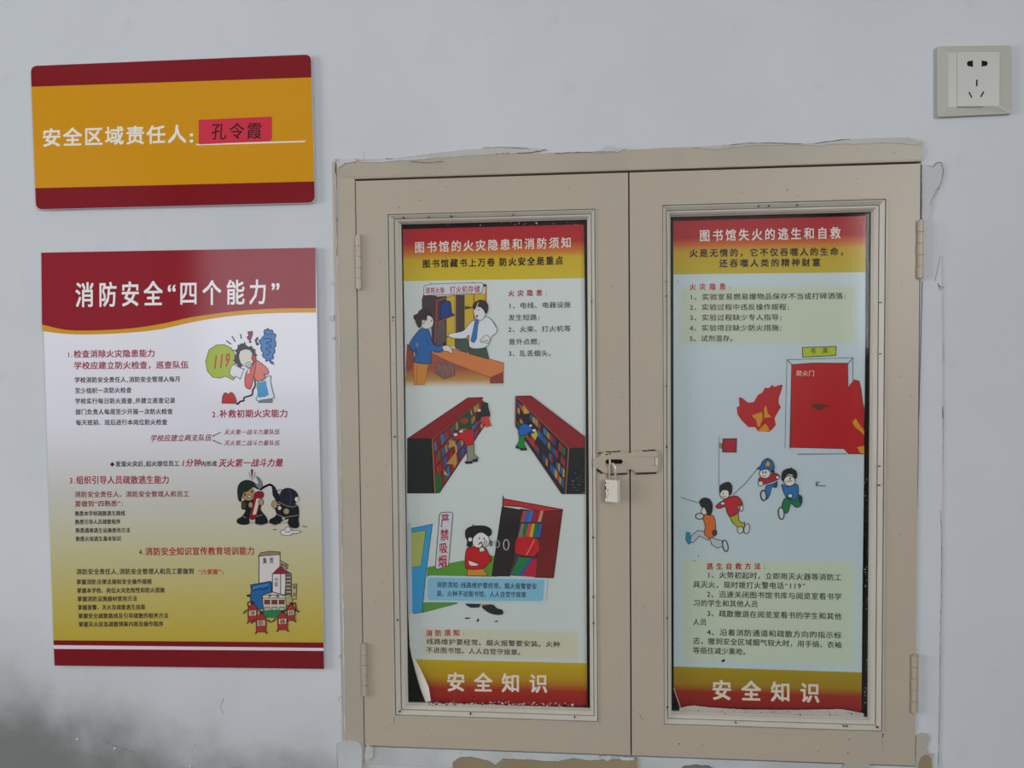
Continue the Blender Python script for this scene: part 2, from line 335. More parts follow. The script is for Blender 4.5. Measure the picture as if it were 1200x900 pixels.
patch('plaster_patch', [(452, 185.5), (475, 184), (510, 179), (540, 176), (570, 173.5), (600, 172), (620, 173.5), (640, 175), (618, 179), (585, 180), (560, 182), (520, 184.5), (490, 187)], m_smear2, FY - .0012, FY + .004, .0007, .004)
patch('plaster_patch', [(688, 178), (706, 175.5), (711, 170), (715, 174), (722, 176.5), (728, 172.5), (732, 175), (724, 178), (700, 179.5)], m_plast, FY - .0016, FY + .003, .0005, .002)
patch('plaster_patch', [(812, 173), (828, 171), (860, 169), (900, 167), (948, 168), (985, 163.5), (1030, 161.5), (1064, 161), (1080, 165), (1076, 170), (1040, 167), (1010, 169), (975, 168.5), (960, 171), (930, 169.5), (880, 170.5), (840, 175)], m_smear2, FY - .0014, FY + .004, .0006, .004)
patch('plaster_patch', [(1080.2, 193), (1094, 196), (1100, 189), (1105, 192), (1106, 206), (1103, 214), (1097, 222), (1092, 232), (1093, 241), (1088, 258), (1080.6, 262)], m_plast, -.0024, .003, .0004, .003)
patch('plaster_patch', [(1081.5, 330), (1096, 330), (1103, 300), (1104, 420), (1104, 560), (1102.5, 700), (1100.5, 905), (1072, 905), (1073.5, 700), (1077, 500)], m_wall, -.0018, .003, .0002, .01, label='long whitewashed plaster strip')
patch('paint_smear', [(1074, 862), (1080, 859), (1088, 860), (1090, 866), (1086, 876), (1089, 884), (1094, 883), (1093, 905), (1072, 905)], m_smear, -.0032, -.001, .0005, .003)
patch('paint_smear', [(1077, 893), (1080, 887), (1084, 884), (1089, 885), (1091, 889), (1092, 905), (1075, 905)], m_brown, -.0036, -.002, .0006, .003)
patch('paint_smear', [(531, 893), (540, 888), (553, 888), (571, 892), (580, 898), (589, 890), (620, 891), (640, 893), (655, 893), (672, 889), (690, 892), (712, 891), (732, 890), (747, 888), (747, 908), (531, 908)], m_brown, FY - .0012, FY + .004, .0005, .003, label='bare brown patch under flaked paint')
patch('plaster_patch', [(427, 884), (430, 873), (437, 876), (437, 886), (431, 892), (427, 890)], m_smear2, FY - .0012, FY + .003, .0004, .002)
patch('plaster_patch', [(703, 886.5), (716, 886), (718, 889), (712, 892), (705, 889)], m_smear2, FY - .0016, FY + .003, .0005, .002)
patch('plaster_patch', [(724, 887), (744, 888), (742, 891), (730, 891)], m_sill, FY - .0018, FY + .003, .0005, .002)
patch('paint_smear', [(800, 899), (812, 897), (830, 898), (842, 904), (800, 905)], m_crack, FY - .0014, FY + .003, .0005, .002)
patch('paint_smear', [(990, 894), (1020, 895.5), (1018, 905), (985, 905)], m_smear, FY - .0014, FY + .003, .0005, .002)
patch('plaster_patch', [(396, 872), (402, 869), (412, 867), (421, 870), (424, 876), (424, 905), (396, 905)], m_sill, FY - .001, FY + .003, .0005, .003)
# lumpy plaster bead along the left edge of the frame
for (v0, v1) in ((185, 330), (330, 520), (520, 700), (700, 880)):
    f = lambda v: 393 + (v - 190) * (404 - 393) / 690 + 2
    pts = [(f(v) + random.uniform(-2.6, -1.9), v) for v in range(v0, v1 + 1, 9)] + [(f(v) + random.uniform(-1.6, -.4), v) for v in range(v1, v0 - 1, -9)]
    patch('plaster_bead', pts, m_plast, FY - .0003, .002, .0002, .01)
for (u, v, s) in ((391, 331, 3), (389, 372, 3.4), (391, 396, 2), (394, 425, 2), (399, 820, 3), (401, 845, 3), (398, 770, 2)):
    patch('plaster_lump', [(u + s * math.cos(q) * random.uniform(.6, 1), v + s * 1.3 * math.sin(q) * random.uniform(.6, 1)) for q in [k * .9 for k in range(7)]], m_plast, -.002, .001, .0001, .01)
def crack(px, w, m=m_crack, y=-.0002, parent=wall, name='crack'):
    pts = PX(px, y); bm = bmesh.new(); q = []
    for i in range(len(pts) - 1):
        L = math.hypot(pts[i + 1][0] - pts[i][0], pts[i + 1][1] - pts[i][1]); k = max(1, int(L / .004))
        for j in range(k): q.append((pts[i][0] + (pts[i + 1][0] - pts[i][0]) * j / k + random.uniform(-.0003, .0003), pts[i][1] + (pts[i + 1][1] - pts[i][1]) * j / k + random.uniform(-.0003, .0003)))
    q.append(pts[-1])
    a = []; b = []
    for i, p in enumerate(q):
        d = Vector((q[min(i + 1, len(q) - 1)][0] - q[max(i - 1, 0)][0], q[min(i + 1, len(q) - 1)][1] - q[max(i - 1, 0)][1])); d.normalize(); ww = w * random.uniform(.25, 1) * .5 * .001
        a.append((p[0] - d.y * ww, p[1] + d.x * ww)); b.append((p[0] + d.y * ww, p[1] - d.x * ww))
    for i in range(len(q) - 1):
        vs = [bm.verts.new((c[0], y, c[1])) for c in (a[i], a[i + 1], b[i + 1], b[i])]; bm.faces.new(vs)
    o = to_obj(name, bm, m, parent, norm=False); return o
crack([(1085, 194), (1094, 195), (1099, 190), (1103, 191)], 1.2, y=-.0027); crack([(1103, 190), (1105.5, 200), (1103, 214), (1098, 225), (1092, 234), (1090, 240)], 1.0, y=-.0027)
crack([(1106, 402), (1106, 425)], .6, y=-.002); crack([(1105, 476), (1105, 490)], 1.6, y=-.002); crack([(1105.5, 490), (1105, 545)], .6, y=-.002)
crack([(1102, 598), (1103, 615), (1103.5, 645), (1103, 700), (1102, 740), (1101.5, 780), (1101, 830), (1100, 870), (1099.5, 899)], .85, y=-.002)
crack([(393, 190), (394, 205), (394.5, 222)], 1.6, m_gap, -.0046); crack([(394, 222), (394.5, 262)], .8, y=-.0046); crack([(426, 178), (427, 187)], .7)
crack([(1099, 332), (1101, 336), (1107, 336), (1101, 340), (1101, 334)], 1.6, y=-.002)
crack([(395, 254), (395, 300)], .7, m_gap, -.0046); crack([(400, 560), (401, 640)], .6, m_crack, -.0046)
crack([(566, 173.2), (585, 172.4), (619, 174)], .9, y=-.005); crack([(650, 180), (668, 178.6), (700, 178), (722, 177.4)], 1.2, y=-.005)
crack([(855, 170), (875, 167.6), (905, 167.4), (940, 168.6)], 1.1, y=-.005); crack([(955, 168), (985, 164), (996, 163)], 1.2, y=-.005); crack([(480, 189), (500, 190.5), (520, 189)], 1.0, y=-.005)
crack([(262, 818), (258, 830), (262, 836)], .9); crack([(120, 868), (135, 874), (160, 882)], .9)
crack([(461.8, 838), (461.8, 848)], .9, m_gap, LY - .0002, cup, 'joint_crack'); crack([(1034.5, 857), (1034.5, 865)], 1.4, m_gap, LY - .0002, cup, 'joint_crack')
crack([(748.5, 835), (752, 842), (755, 843)], .8, m_crack, LY - .0002, cup, 'joint_crack'); crack([(1034, 868), (1034, 885)], .5, m_crack, LY - .0002, cup, 'joint_crack')
for (u, v) in ((90, 866), (134, 877), (222, 898), (225, 873), (65, 768)):
    patch('paint_chip', [(u - 1.6, v), (u + 1, v - 1.5), (u + 2.2, v + .6), (u, v + 1.5)], m_plast, -.001, .001, .0002, .01)
# ---------------------------------------------------------------- socket
m_sock = mat('ivory_plastic', rgb(184, 183, 172), .32, .5)
m_sock2 = mat('ivory_insert', rgb(184, 184, 176), .35, .5)
sk = thing('wall_socket', 'square ivory five-hole electrical socket high on the right of the wall', 'socket', W(1142, 96, 0))
SK = lambda x, y: (1080 + x / 7.5, 30 + y / 7.5)
bm = bmesh.new()
outl = [SK(150, 183), SK(775, 175), SK(790, 190), SK(798, 762), SK(782, 777), SK(145, 806), SK(135, 795), SK(135, 200)]
mid = [SK(235, 236), SK(680, 233), SK(686, 238), SK(684, 705), SK(678, 712), SK(240, 716), SK(234, 710), SK(232, 242)]
O0 = PX(outl, -.001); O1 = PX(outl, -.0045); M1 = PX(mid, -.0085); rings = []
for P, y in ((O0, 0), (O1, -.0045), ([(a[0] * .97 + b[0] * .03, a[1] * .97 + b[1] * .03) for a, b in zip(O1, M1)], -.0056), (M1, -.0085)):
    rings.append([bm.verts.new((p[0], y, p[1])) for p in P])
for a, b in zip(rings, rings[1:]):
    for k in range(8): bm.faces.new((a[k], a[(k + 1) % 8], b[(k + 1) % 8], b[k]))
bm.faces.new(rings[-1]); to_obj('face_plate', bm, m_sock, sk)
bm = bmesh.new(); q = PX([SK(310, 236), SK(682, 233), SK(678, 708), SK(312, 712)], -.0085); slab(bm, q, -.0092, -.006); ins = to_obj('socket_insert', bm, m_sock2, sk)
m_hole = mat('slot_black', rgb(30, 28, 26), .8, .1)
for i, pts in enumerate(([(398, 333), (404, 318), (416, 310), (430, 311), (450, 304), (452, 366), (432, 358), (416, 358), (403, 350)], [(528, 303), (550, 312), (566, 310), (578, 320), (580, 336), (574, 350), (560, 356), (548, 354), (528, 364)],
        [(480, 475), (493, 475), (491, 533), (478, 533)], [(412, 588), (422, 582), (447, 630), (437, 636)], [(541, 577), (552, 582), (525, 630), (514, 625)])):
    bm = bmesh.new(); slab(bm, PX([SK(*p) for p in pts], -.0093), -.0093, -.009); to_obj('pin_hole', bm, m_hole, ins)
bm = bmesh.new(); slab(bm, PX([SK(x, y) for x, y in ((310, 714), (540, 712), (540, 718), (312, 720))], -.0087), -.0087, -.0083); to_obj('release_notch', bm, m_crack, sk)
# ---------------------------------------------------------------- flat print: lettering and drawings
PM = {}
def ink(r, g, b, rough=.14, k=1.2):
    key = (r, g, b, rough, k)
    if key not in PM:
        PM[key] = mat('ink_%d_%d_%d' % (r, g, b), rgb(r, g, b, k), rough, .5 if rough < .15 else .2)
    return PM[key]
GC = {}
fc = bpy.data.curves.new('glyph', 'FONT'); fo = bpy.data.objects.new('glyph', fc); COL.objects.link(fo); fc.resolution_u = 2
def glyph(ch):
    key = ch
    if key not in GC:
        fc.body = ch; fc.size = 1.0
        bpy.context.view_layer.update(); dg = bpy.context.evaluated_depsgraph_get()
        me = bpy.data.meshes.new_from_object(fo.evaluated_get(dg))
        GC[key] = ([(v.co.x, v.co.y) for v in me.vertices], [tuple(p.vertices) for p in me.polygons]); bpy.data.meshes.remove(me)
    return GC[key]
def adv(ch):
    if ch in ' .,:;\'!"': return .45
    if ch in '“”': return .55
    return .58 if ord(ch) < 256 else 1.0
class Print:
    "collects flat shapes on one sheet plane; every call lies a hair above the last"
    def __init__(s, y, crop=(0, 0, 1.0), rough=.14, k=1.25): s.y = y; s.v = []; s.f = []; s.mi = []; s.m = []; s.crop = crop; s.rough = rough; s.k = k; s.step = .000012
    def q(s, x, y): return (s.crop[0] + x / s.crop[2], s.crop[1] + y / s.crop[2])
    def slot(s, c):
        m = c if not isinstance(c, tuple) else ink(*c, s.rough, s.k)
        if m not in s.m: s.m.append(m)
        return s.m.index(m)
    def add(s, pts, faces, c):
        b = len(s.v)
        for p in pts: u, v = s.q(*p); s.v.append(W(u, v, s.y))
        si = s.slot(c)
        for f in faces: s.f.append(tuple(b + i for i in f)); s.mi.append(si)
    def up(s): s.y -= s.step
    def poly(s, pts, c, line=None, w=3, smooth=False):
        if smooth: pts = curve(pts, True)
        tr = tessellate_polygon([[Vector((p[0], p[1], 0)) for p in pts]]); s.add(pts, tr, c); s.up()
        if line: s.line(list(pts) + [pts[0]], line, w)
    def line(s, pts, c=(35, 32, 34), w=3, smooth=False):
        w = w * 1.35 if w < 6 else w
        if smooth: pts = curve(pts, False)
        for a, b in zip(pts, pts[1:]):
            d = Vector((b[0] - a[0], b[1] - a[1]));
            if d.length < 1e-6: continue
            d.normalize(); nx, ny = -d.y * w / 2, d.x * w / 2; ex, ey = d.x * w * .3, d.y * w * .3
            s.add([(a[0] + nx - ex, a[1] + ny - ey), (b[0] + nx + ex, b[1] + ny + ey), (b[0] - nx + ex, b[1] - ny + ey), (a[0] - nx - ex, a[1] - ny - ey)], [(0, 1, 2, 3)], c)
        s.up()
    def oval(s, cx, cy, rx, ry, c, line=None, w=3, rot=0):
        ca, sa = math.cos(rot), math.sin(rot)
        pts = [(cx + rx * math.cos(t) * ca - ry * math.sin(t) * sa, cy + rx * math.cos(t) * sa + ry * math.sin(t) * ca) for t in [2 * math.pi * k / 18 for k in range(18)]]
        s.poly(pts, c, line, w)
    def text(s, st, xl, yl, xr, yr, h, c, bold=0.0, gw=None, slant=0.0):
        st = st.replace('，', ',').replace('；', ';') if False else st
        tot = sum(adv(ch) for ch in st); cell = (xr - xl) / tot
        if gw is not None and len(st) > 1: cell = (xr - xl - gw) / (tot - 1)
        g = gw if gw else cell * .97
        a = 0
        for ch in st:
            if ch != ' ':
                vs, fs = glyph(ch); off = 0
                if adv(ch) < 1: x_0 = min(v[0] for v in vs); x_1 = max(v[0] for v in vs); off = adv(ch) / 2 - (x_0 + x_1) / 2
                pts = []
                for (x, y) in vs:
                    X = xl + a * cell + (x + off) * g; f = (X - xl) / (xr - xl); Y = yl + (yr - yl) * f; yy = (y + .075) / .92 * h
                    pts.append((X + slant * yy, Y - yy))
                if bold <= 0: s.add(pts, fs, c)
                else:           # heavier weight: overprint the glyph a hair to each side
                    e = bold * g * .9
                    for k_, (ex, ey) in enumerate(((-e, -e), (e, -e), (-e, e), (e, e))):
                        s.y -= .000002; s.add([(p[0] + ex, p[1] + ey) for p in pts], fs, c)
                    s.y += .000008
            a += adv(ch)
    def build(s, name, parent, label=None):
        o0 = world_loc(parent); me = bpy.data.meshes.new(name); me.from_pydata([tuple(v - o0) for v in s.v], [], s.f)
        for m in s.m: me.materials.append(m)
        for p, i in zip(me.polygons, s.mi): p.material_index = i
        me.update(); o = link(name, me, parent)
        if label: o['label'] = label
        return o
def curve(pts, closed, k=4):
    n_ = len(pts); out = []
    rng = range(n_) if closed else range(n_ - 1)
    for i in rng:
        g = (lambda j: pts[j % n_]) if closed else (lambda j: pts[max(0, min(n_ - 1, j))])
        p0, p1, p2, p3 = g(i - 1), g(i), g(i + 1), g(i + 2)
        for j in range(k):
            t = j / k; r = []
            for d in (0, 1):
                r.append(.5 * (2 * p1[d] + (p2[d] - p0[d]) * t + (2 * p0[d] - 5 * p1[d] + 4 * p2[d] - p3[d]) * t * t + (3 * p1[d] - p0[d] - 3 * p2[d] + p3[d]) * t ** 3))
            out.append(tuple(r))
    if not closed: out.append(pts[-1])
    return out
K1 = (38, 36, 38)
CR = (150, 28, 48)
def ramp_mat(name, stops, rough=.14, k=1.3, extra=None):
    "print whose colour runs down the sheet; stops = [(world z, rgb)]"
    m = mat(name, (1, 1, 1, 1), rough, .5 if rough < .15 else .2); n = N(m)
    g = n.new('ShaderNodeNewGeometry'); sp = n.new('ShaderNodeSeparateXYZ'); tc = n.new('ShaderNodeTexCoord')
    n.link(tc.outputs['Object'], sp.inputs[0])
    z0 = min(a[0] for a in stops); z1 = max(a[0] for a in stops)
    mr = n.new('ShaderNodeMapRange'); n.link(sp.outputs[2], mr.inputs[0]); mr.inputs[1].default_value = z0; mr.inputs[2].default_value = z1
    cr = n.new('ShaderNodeValToRGB'); n.link(mr.outputs[0], cr.inputs[0]); el = cr.color_ramp.elements
    st = sorted(stops)
    el[0].position = 0; el[0].color = rgb(*st[0][1], k); el[1].position = 1; el[1].color = rgb(*st[-1][1], k)
    for z, c in st[1:-1]: e = el.new((z - z0) / (z1 - z0)); e.color = rgb(*c, k)
    c = cr.outputs[0]
    if extra:
        for (xa, xb, za, zb, soft, cc) in extra:
            fx = n.math('MULTIPLY', n.step(sp.outputs[0], xa - soft, xa + soft), n.math('SUBTRACT', 1.0, n.step(sp.outputs[0], xb - soft, xb + soft)))
            fz = n.math('MULTIPLY', n.step(sp.outputs[2], za - soft, za + soft), n.math('SUBTRACT', 1.0, n.step(sp.outputs[2], zb - soft, zb + soft)))
            c = n.mix(n.math('MULTIPLY', fx, fz), c, rgb(*cc, k))
    n.color(c); return m
# ---- name plate: 400 x 200 mm acrylic board
PY = -.0062
def board(name, corners, rad, thick, m, parent, wob=0.0):
    c = [W(u, v, PY) for u, v in corners]; pts = []
    for i in range(4):
        p, a, b = c[i], c[i - 1], c[(i + 1) % 4]; da = (a - p).normalized() * rad; db = (b - p).normalized() * rad
        for k in range(7):
            t = k / 6; A = p + da; B = p + db; q = A * (1 - t) ** 2 + p * 2 * t * (1 - t) + B * t * t
            pts.append((q.x, q.z))
            if rad == 0: break
    bm = bmesh.new(); slab(bm, pts, PY, PY + thick); return to_obj(name, bm, m, parent)
plate = thing('name_board', 'glossy yellow and dark red name board with rounded corners above the larger wall poster', 'sign', W(205, 244, -.003))
m_edge = mat('acrylic_edge', rgb(190, 196, 204), .12, .5)
NC = [(35.6, 77), (364.8, 63.2), (369.3, 237.8), (41.8, 245.8)]
board('backing_board', NC, .0085, .0042, m_edge, plate)
Y1 = ink(198, 138, 16, .1); R1 = ink(120, 16, 26, .1)
def quad_on(corners, t0, t1, inset=0.0):
    "horizontal band of a board between fractions t0..t1 of its height"
    (a, b, c, d) = [Vector((p[0], p[1])) for p in corners]; L = lambda p, q, t: p + (q - p) * t
    return [tuple(L(a, d, t0)), tuple(L(b, c, t0)), tuple(L(b, c, t1)), tuple(L(a, d, t1))]
P = Print(PY - .0001, rough=.1)
c4 = [Vector((p[0], p[1])) for p in NC]
def rounded(cs, r, which):
    out = []
    for i in range(4):
        p, a, b = Vector(cs[i]), Vector(cs[i - 1]), Vector(cs[(i + 1) % 4])
        if i not in which: out.append(tuple(p)); continue
        A = p + (a - p).normalized() * r; B = p + (b - p).normalized() * r
        for k in range(7): t = k / 6; q = A * (1 - t) ** 2 + p * 2 * t * (1 - t) + B * t * t; out.append(tuple(q))
    return out
top = [(36, 77.4), (364.4, 63.8), (365, 90.7), (36.8, 101.7)]; midq = [(36.8, 101.7), (365, 90.7), (368.4, 212.6), (41.2, 220.5)]; bot = [(41.2, 220.5), (368.4, 212.6), (369, 237.4), (42.2, 245.4)]
P.poly(rounded(top, 8, (0, 1)), R1); P.build('red_band', plate)
P = Print(PY - .0001); P.poly(midq, Y1); P.build('yellow_panel', plate)
P = Print(PY - .0001); P.poly(rounded(bot, 8, (2, 3)), R1); P.build('red_band', plate)
P = Print(PY - .0003, (20, 40, 3.158), .1)
CW = (232, 214, 200)
P.text('安全区域责任人', 92, 416, 628, 401, 66, CW, .022, gw=72); P.text(':', 628, 406, 664, 402, 60, CW, .03); P.line([(665, 409), (1065, 397)], CW, 4)
P.build('white_lettering', plate)
P = Print(PY - .0005, (20, 40, 3.158), .5)
P.poly([(672, 320), (674, 317), (938, 305), (943, 308), (943, 386), (935, 396), (676, 408), (672, 405)], (190, 45, 66)); P.build('red_paper_label', plate)
P = Print(PY - .0006, (20, 40, 3.158), .5); P.text('孔令霞', 716, 390, 905, 386, 60, (40, 18, 20), .006, gw=58, slant=.06); P.build('handwritten_name', plate)
# ---- large wall poster 400 x 590 mm
post = thing('fire_safety_poster', 'tall red-headed fire safety poster board on the wall left of the cupboard', 'poster', W(220, 783, -.003))
PC = [(48, 295.8), (370, 290), (379.8, 784.2), (63.8, 780.3)]
board('backing_board', PC, 0, .0042, m_edge, post)
def zrel(v, parent, u=210, y=PY): return W(u, v, y).z - world_loc(parent).z
m_body = ramp_mat('poster_body_print', [(zrel(v, post), c) for v, c in ((380, (212, 210, 222)), (500, (202, 200, 208)), (580, (178, 176, 170)), (650, (172, 166, 128)), (700, (170, 156, 90)), (750, (166, 146, 52)))], .1)
P = Print(PY - .0001); P.poly([(48.3, 296.1), (369.7, 290.3), (379.5, 753), (62.7, 750.3)], m_body); P.build('printed_sheet', post)
R2 = ink(136, 20, 36, .1)
def crv(pts, crop=(30, 280, 3.243)): return [(crop[0] + x / crop[2], crop[1] + y / crop[2]) for x, y in pts]
edge1 = crv(curve([(62, 325), (150, 345), (250, 348), (400, 340), (520, 322), (640, 296), (800, 275), (950, 265), (1103.5, 263)], False))
edge2 = crv(curve([(64, 350), (150, 361), (250, 363), (400, 356), (520, 342), (650, 313), (800, 291), (950, 282), (1104, 280)], False))
P = Print(PY - .0002); P.poly([(369.7, 290.3), (48.3, 296.1)] + edge1, R2); P.build('red_header', post)
P = Print(PY - .0002); P.poly(edge1 + edge2[::-1], (196, 140, 32)); P.build('gold_stripe', post)
P = Print(PY - .0002); P.poly([(62.7, 750.3), (379.0, 753), (379.2, 759.3), (62.9, 756)], ink(112, 14, 24, .1)); P.poly([(62.9, 756), (379.2, 759.3), (379.4, 762.8), (63, 760.4)], (206, 190, 200)); P.poly([(63, 760.4), (379.4, 762.8), (379.7, 784), (63.9, 780)], ink(112, 14, 24, .1)); P.build('red_footer', post)
P = Print(PY - .0004, (30, 280, 3.243), .1)
for ch, x0, x1 in (('消', 188, 264), ('防', 276, 350), ('安', 362, 436), ('全', 448, 524), ('四', 583, 657), ('个', 671, 747), ('能', 761, 836), ('力', 848, 920)):
    yb = 258 - (x0 - 190) * .0167; P.text(ch, x0, yb, x1, yb - 1.2, 92, (232, 220, 226), .02)
P.text('“', 533, 252, 578, 251, 92, (232, 220, 226), .02, gw=80); P.text('”', 928, 246, 973, 245, 92, (232, 220, 226), .02, gw=80)
P.build('title_lettering', post)
P = Print(PY - .0003, (60, 380, 6.428), .12)
RD = (150, 34, 52); BK = (42, 40, 44)
P.text('1.', 118, 252, 166, 251, 48, RD, .015); P.text('检查消除火灾隐患能力', 168, 252, 784, 245, 56, RD, .018); P.text('学校应建立防火检查，巡查队伍', 170, 339, 1036, 332, 56, RD, .018)
for s_, a in (('学校消防安全责任人,消防安全管理人每月', (175, 441, 975, 433)), ('至少组织一次防火检查', (178, 521, 607, 516)), ('学校实行每日防火巡查,并建立巡查记录', (178, 600, 936, 594)), ('部门负责人每周至少开展一次防火检查', (182, 681, 917, 677)), ('每天班前、班后进行本岗位防火检查', (185, 761, 876, 757))):
    P.text(s_, *a, 42, BK, .017)
P.crop = (220, 370, 5.6235); P.text('2.', 158, 672, 208, 671, 46, RD, .015); P.text('补救初期火灾能力', 208, 672, 662, 668, 52, RD, .018)
P.text('灭火第一战斗力量队伍', 238, 784, 605, 781, 34, (120, 30, 42), .006, slant=.2); P.text('灭火第二战斗力量队伍', 238, 856, 605, 854, 34, (120, 30, 42), .006, slant=.2)
P.line([(163, 795), (218, 768)], (90, 40, 50), 4); P.line([(163, 820), (222, 845)], (90, 40, 50), 4)
P.crop = (0, 0, 1); P.text('学校应建立两支队伍', 175.4, 517.4, 247.6, 516.6, 7.8, (130, 34, 46), .01, slant=.22)
P.crop = (60, 500, 6); P.poly([(413, 265), (429, 248), (446, 265), (429, 282)], BK); P.text('发现火灾后,起火部位员工', 451, 281, 902, 277, 38, BK, .02); P.text('1分钟', 908, 281, 1052, 278, 52, RD, .02, slant=.2)
P.crop = (220, 520, 6.923); P.text('内形成', 106, 184, 238, 181, 42, BK, .02); P.text('灭火第一战斗力量', 246, 188, 770, 184, 64, RD, .02, slant=.2)
P.crop = (60, 500, 6); P.text('3.', 126, 403, 174, 402, 50, RD, .015); P.text('组织引导人员疏散逃生能力', 174, 403, 832, 400, 56, RD, .018)
P.text('消防安全责任人、消防安全管理人和员工', 164, 497, 972, 493, 42, (128, 44, 50), .014); P.text('要做到“四熟悉”:', 166, 563, 510, 560, 42, (128, 44, 50), .014)
for s_, a in (('熟悉本学校疏散逃生路线', (166, 628, 520, 625)), ('熟悉引导人员疏散程序', (167, 687, 488, 684)), ('熟悉遇难逃生设施使用方法', (170, 747, 556, 744)), ('熟悉火场逃生基本知识', (171, 806, 493, 803))): P.text(s_, *a, 34, BK, .02)
P.crop = (0, 0, 1); P.text('4.', 162.4, 650.6, 170, 650.5, 7.8, (100, 40, 36), .01); P.text('消防安全知识宣传教育培训能力', 170, 650.8, 298.6, 650.0, 9.2, RD, .018)
P.crop = (60, 630, 5.622); P.text('消防安全责任人,消防安全管理人和员工要做到', 165, 244, 942, 240, 38, BK, .018)
P.crop = (220, 630, 5.6235); P.text('“六掌握”', 64, 244, 220, 243, 36, (160, 40, 30), .012, slant=.15); P.text(':', 222, 244, 242, 244, 34, BK, .02)
P.crop = (60, 630, 5.622)
for s_, a in (('掌握消防法律法规和安全操作规程', (166, 309, 664, 306)), ('掌握本学校、岗位火灾危险性和防火措施', (169, 366, 748, 362)), ('掌握消防设施器材使用方法', (172, 421, 568, 418)), ('掌握报警、灭火及疏散逃生技能', (174, 477, 621, 474)), ('掌握安全疏散路线及引导疏散的程序方法', (177, 533, 773, 530)), ('掌握灭火应急疏散预案内容及操作程序', (180, 588, 740, 585))): P.text(s_, *a, 34, BK, .02)
P.build('text_lettering', post)
# ---- two paper posters behind the cupboard glass
GY = .0165; KG = 1.34
def sheet(name, outline, m, parent): P_ = Print(GY); P_.poly(outline, m); return P_.build(name, parent)
p1 = thing('library_fire_poster', 'paper poster with drawn bookshelves behind the left cupboard pane, its lower left corner curled', 'poster', W(580, 827, GY))
z1 = lambda v, u=580: zrel(v, p1, u, GY)
xr1 = lambda u, v: W(u, v, GY).x - world_loc(p1).x
WB = (198, 203, 202); PB = (180, 184, 178)
m_s1 = ramp_mat('left_sheet_print', [(z1(330), WB), (z1(775), (186, 192, 190))], .16, KG, [(xr1(495, 755), xr1(678, 755), z1(770), z1(738), .005, (188, 186, 164))])
OUT1 = [(472, 268.6), (684.3, 263), (686, 400), (687, 600), (688, 827), (560, 825), (501, 823.5), (496, 808), (489, 787), (484, 772), (480, 756), (477.5, 700), (476, 560), (474.5, 420)]
sheet('printed_sheet', OUT1, m_s1, p1)
m_t1 = ramp_mat('left_top_band', [(z1(262), (166, 26, 38)), (z1(284), (166, 32, 36)), (z1(296), (188, 110, 34)), (z1(303), (192, 160, 34)), (z1(330), (192, 172, 40))], .16, KG)
P = Print(GY - .0001); P.poly([(472, 268.6), (684.3, 263), (685.2, 326), (473, 329.5)], m_t1); P.build('header_band', p1)
m_b1 = ramp_mat('left_bottom_band', [(z1(772), (176, 154, 24)), (z1(794), (166, 130, 24)), (z1(808), (150, 40, 26)), (z1(830), (136, 16, 26))], .16, KG)
P = Print(GY - .0001); P.poly([(485, 772.6), (688, 777.2), (688, 827), (560, 825), (501, 823.5), (496, 808), (489, 787)], m_b1); P.build('footer_band', p1)
# curled corner: the paper's white back rolls forward
bm = bmesh.new(); spine = [(480, 756), (484, 772), (489, 787), (496, 808), (501, 823.5)]; wid = [0.5, 6, 14, 20, 13]; rows = []
for (u, v), w_ in zip(spine, wid):
    row = []
    for k in range(7):
        t_ = k / 6; a_ = math.pi * .95 * t_; r_c = w_ * .00055
        p = W(u, v, GY - .0002); row.append(bm.verts.new((p.x - .0002 + w_ * .00026 * t_ * 2 - r_c * .8 * math.sin(a_), p.y - r_c * .45 * (1 - math.cos(a_)) * .5 - .0002, p.z + w_ * .0003 * t_)))
    rows.append(row)
for i in range(4):
    for k in range(6): bm.faces.new((rows[i][k], rows[i + 1][k], rows[i + 1][k + 1], rows[i][k + 1]))
to_obj('curled_corner', bm, ink(214, 206, 200, .4), p1, smooth=True)
P = Print(GY - .0003, (465, 250, 5.217), .16, KG); WT = (226, 206, 198); BR = (34, 14, 10)
P.text('图书馆的火灾隐患和消防须知', 107, 241, 1068, 210, 66, WT, .016, gw=64); P.text('图书馆藏书上万卷', 156, 333, 600, 323, 50, BR, .026, gw=49); P.text('防火安全是重点', 625, 322, 1017, 312, 50, BR, .03, gw=49)
P.build('heading_lettering', p1)
P = Print(GY - .0003, (465, 250, 5.217), .16, KG); CM = (160, 20, 52); GK = (30, 32, 34)
P.text('火灾隐患', 680, 508, 890, 503, 37, CM, .02, gw=39); P.text(':', 905, 503, 925, 503, 34, GK)
for s_, a in (('1、电线、电器设施', (680, 583, 1066, 576)), ('发生短路;', (681, 656, 878, 653)), ('2、火柴、打火机等', (679, 728, 1066, 722)), ('意外点燃;', (683, 804, 880, 801)), ('3、乱丢烟头。', (680, 875, 970, 873))): P.text(s_, *a, 37, GK, .006)
P.build('upper_text', p1); P = Print(GY - .0003, (460, 665, 5), .16, KG); P.text('消防须知', 196, 403, 394, 400, 36, CM, .02, gw=38); P.text(':', 408, 402, 428, 402, 32, GK)
P.text('线路维护要经常。烟火报警要安装。火种', 197, 450, 984, 468, 35, GK, .006); P.text('不进图书馆。人人自觉守规章。', 197, 500, 775, 515, 35, GK, .006)
P.build('lower_text', p1)
P = Print(GY - .0003, (460, 665, 5), .16, KG)
for ch, x in (('安', 316), ('全', 476), ('知', 638), ('识', 800)): P.text(ch, x, 723 + (x - 316) * .018, x + 114, 725 + (x - 316) * .018, 108, (216, 200, 186), .024)
P.build('footer_lettering', p1)
p2 = thing('library_escape_poster', 'paper poster with a red fire door and running children behind the right cupboard pane', 'poster', W(900, 833, GY))
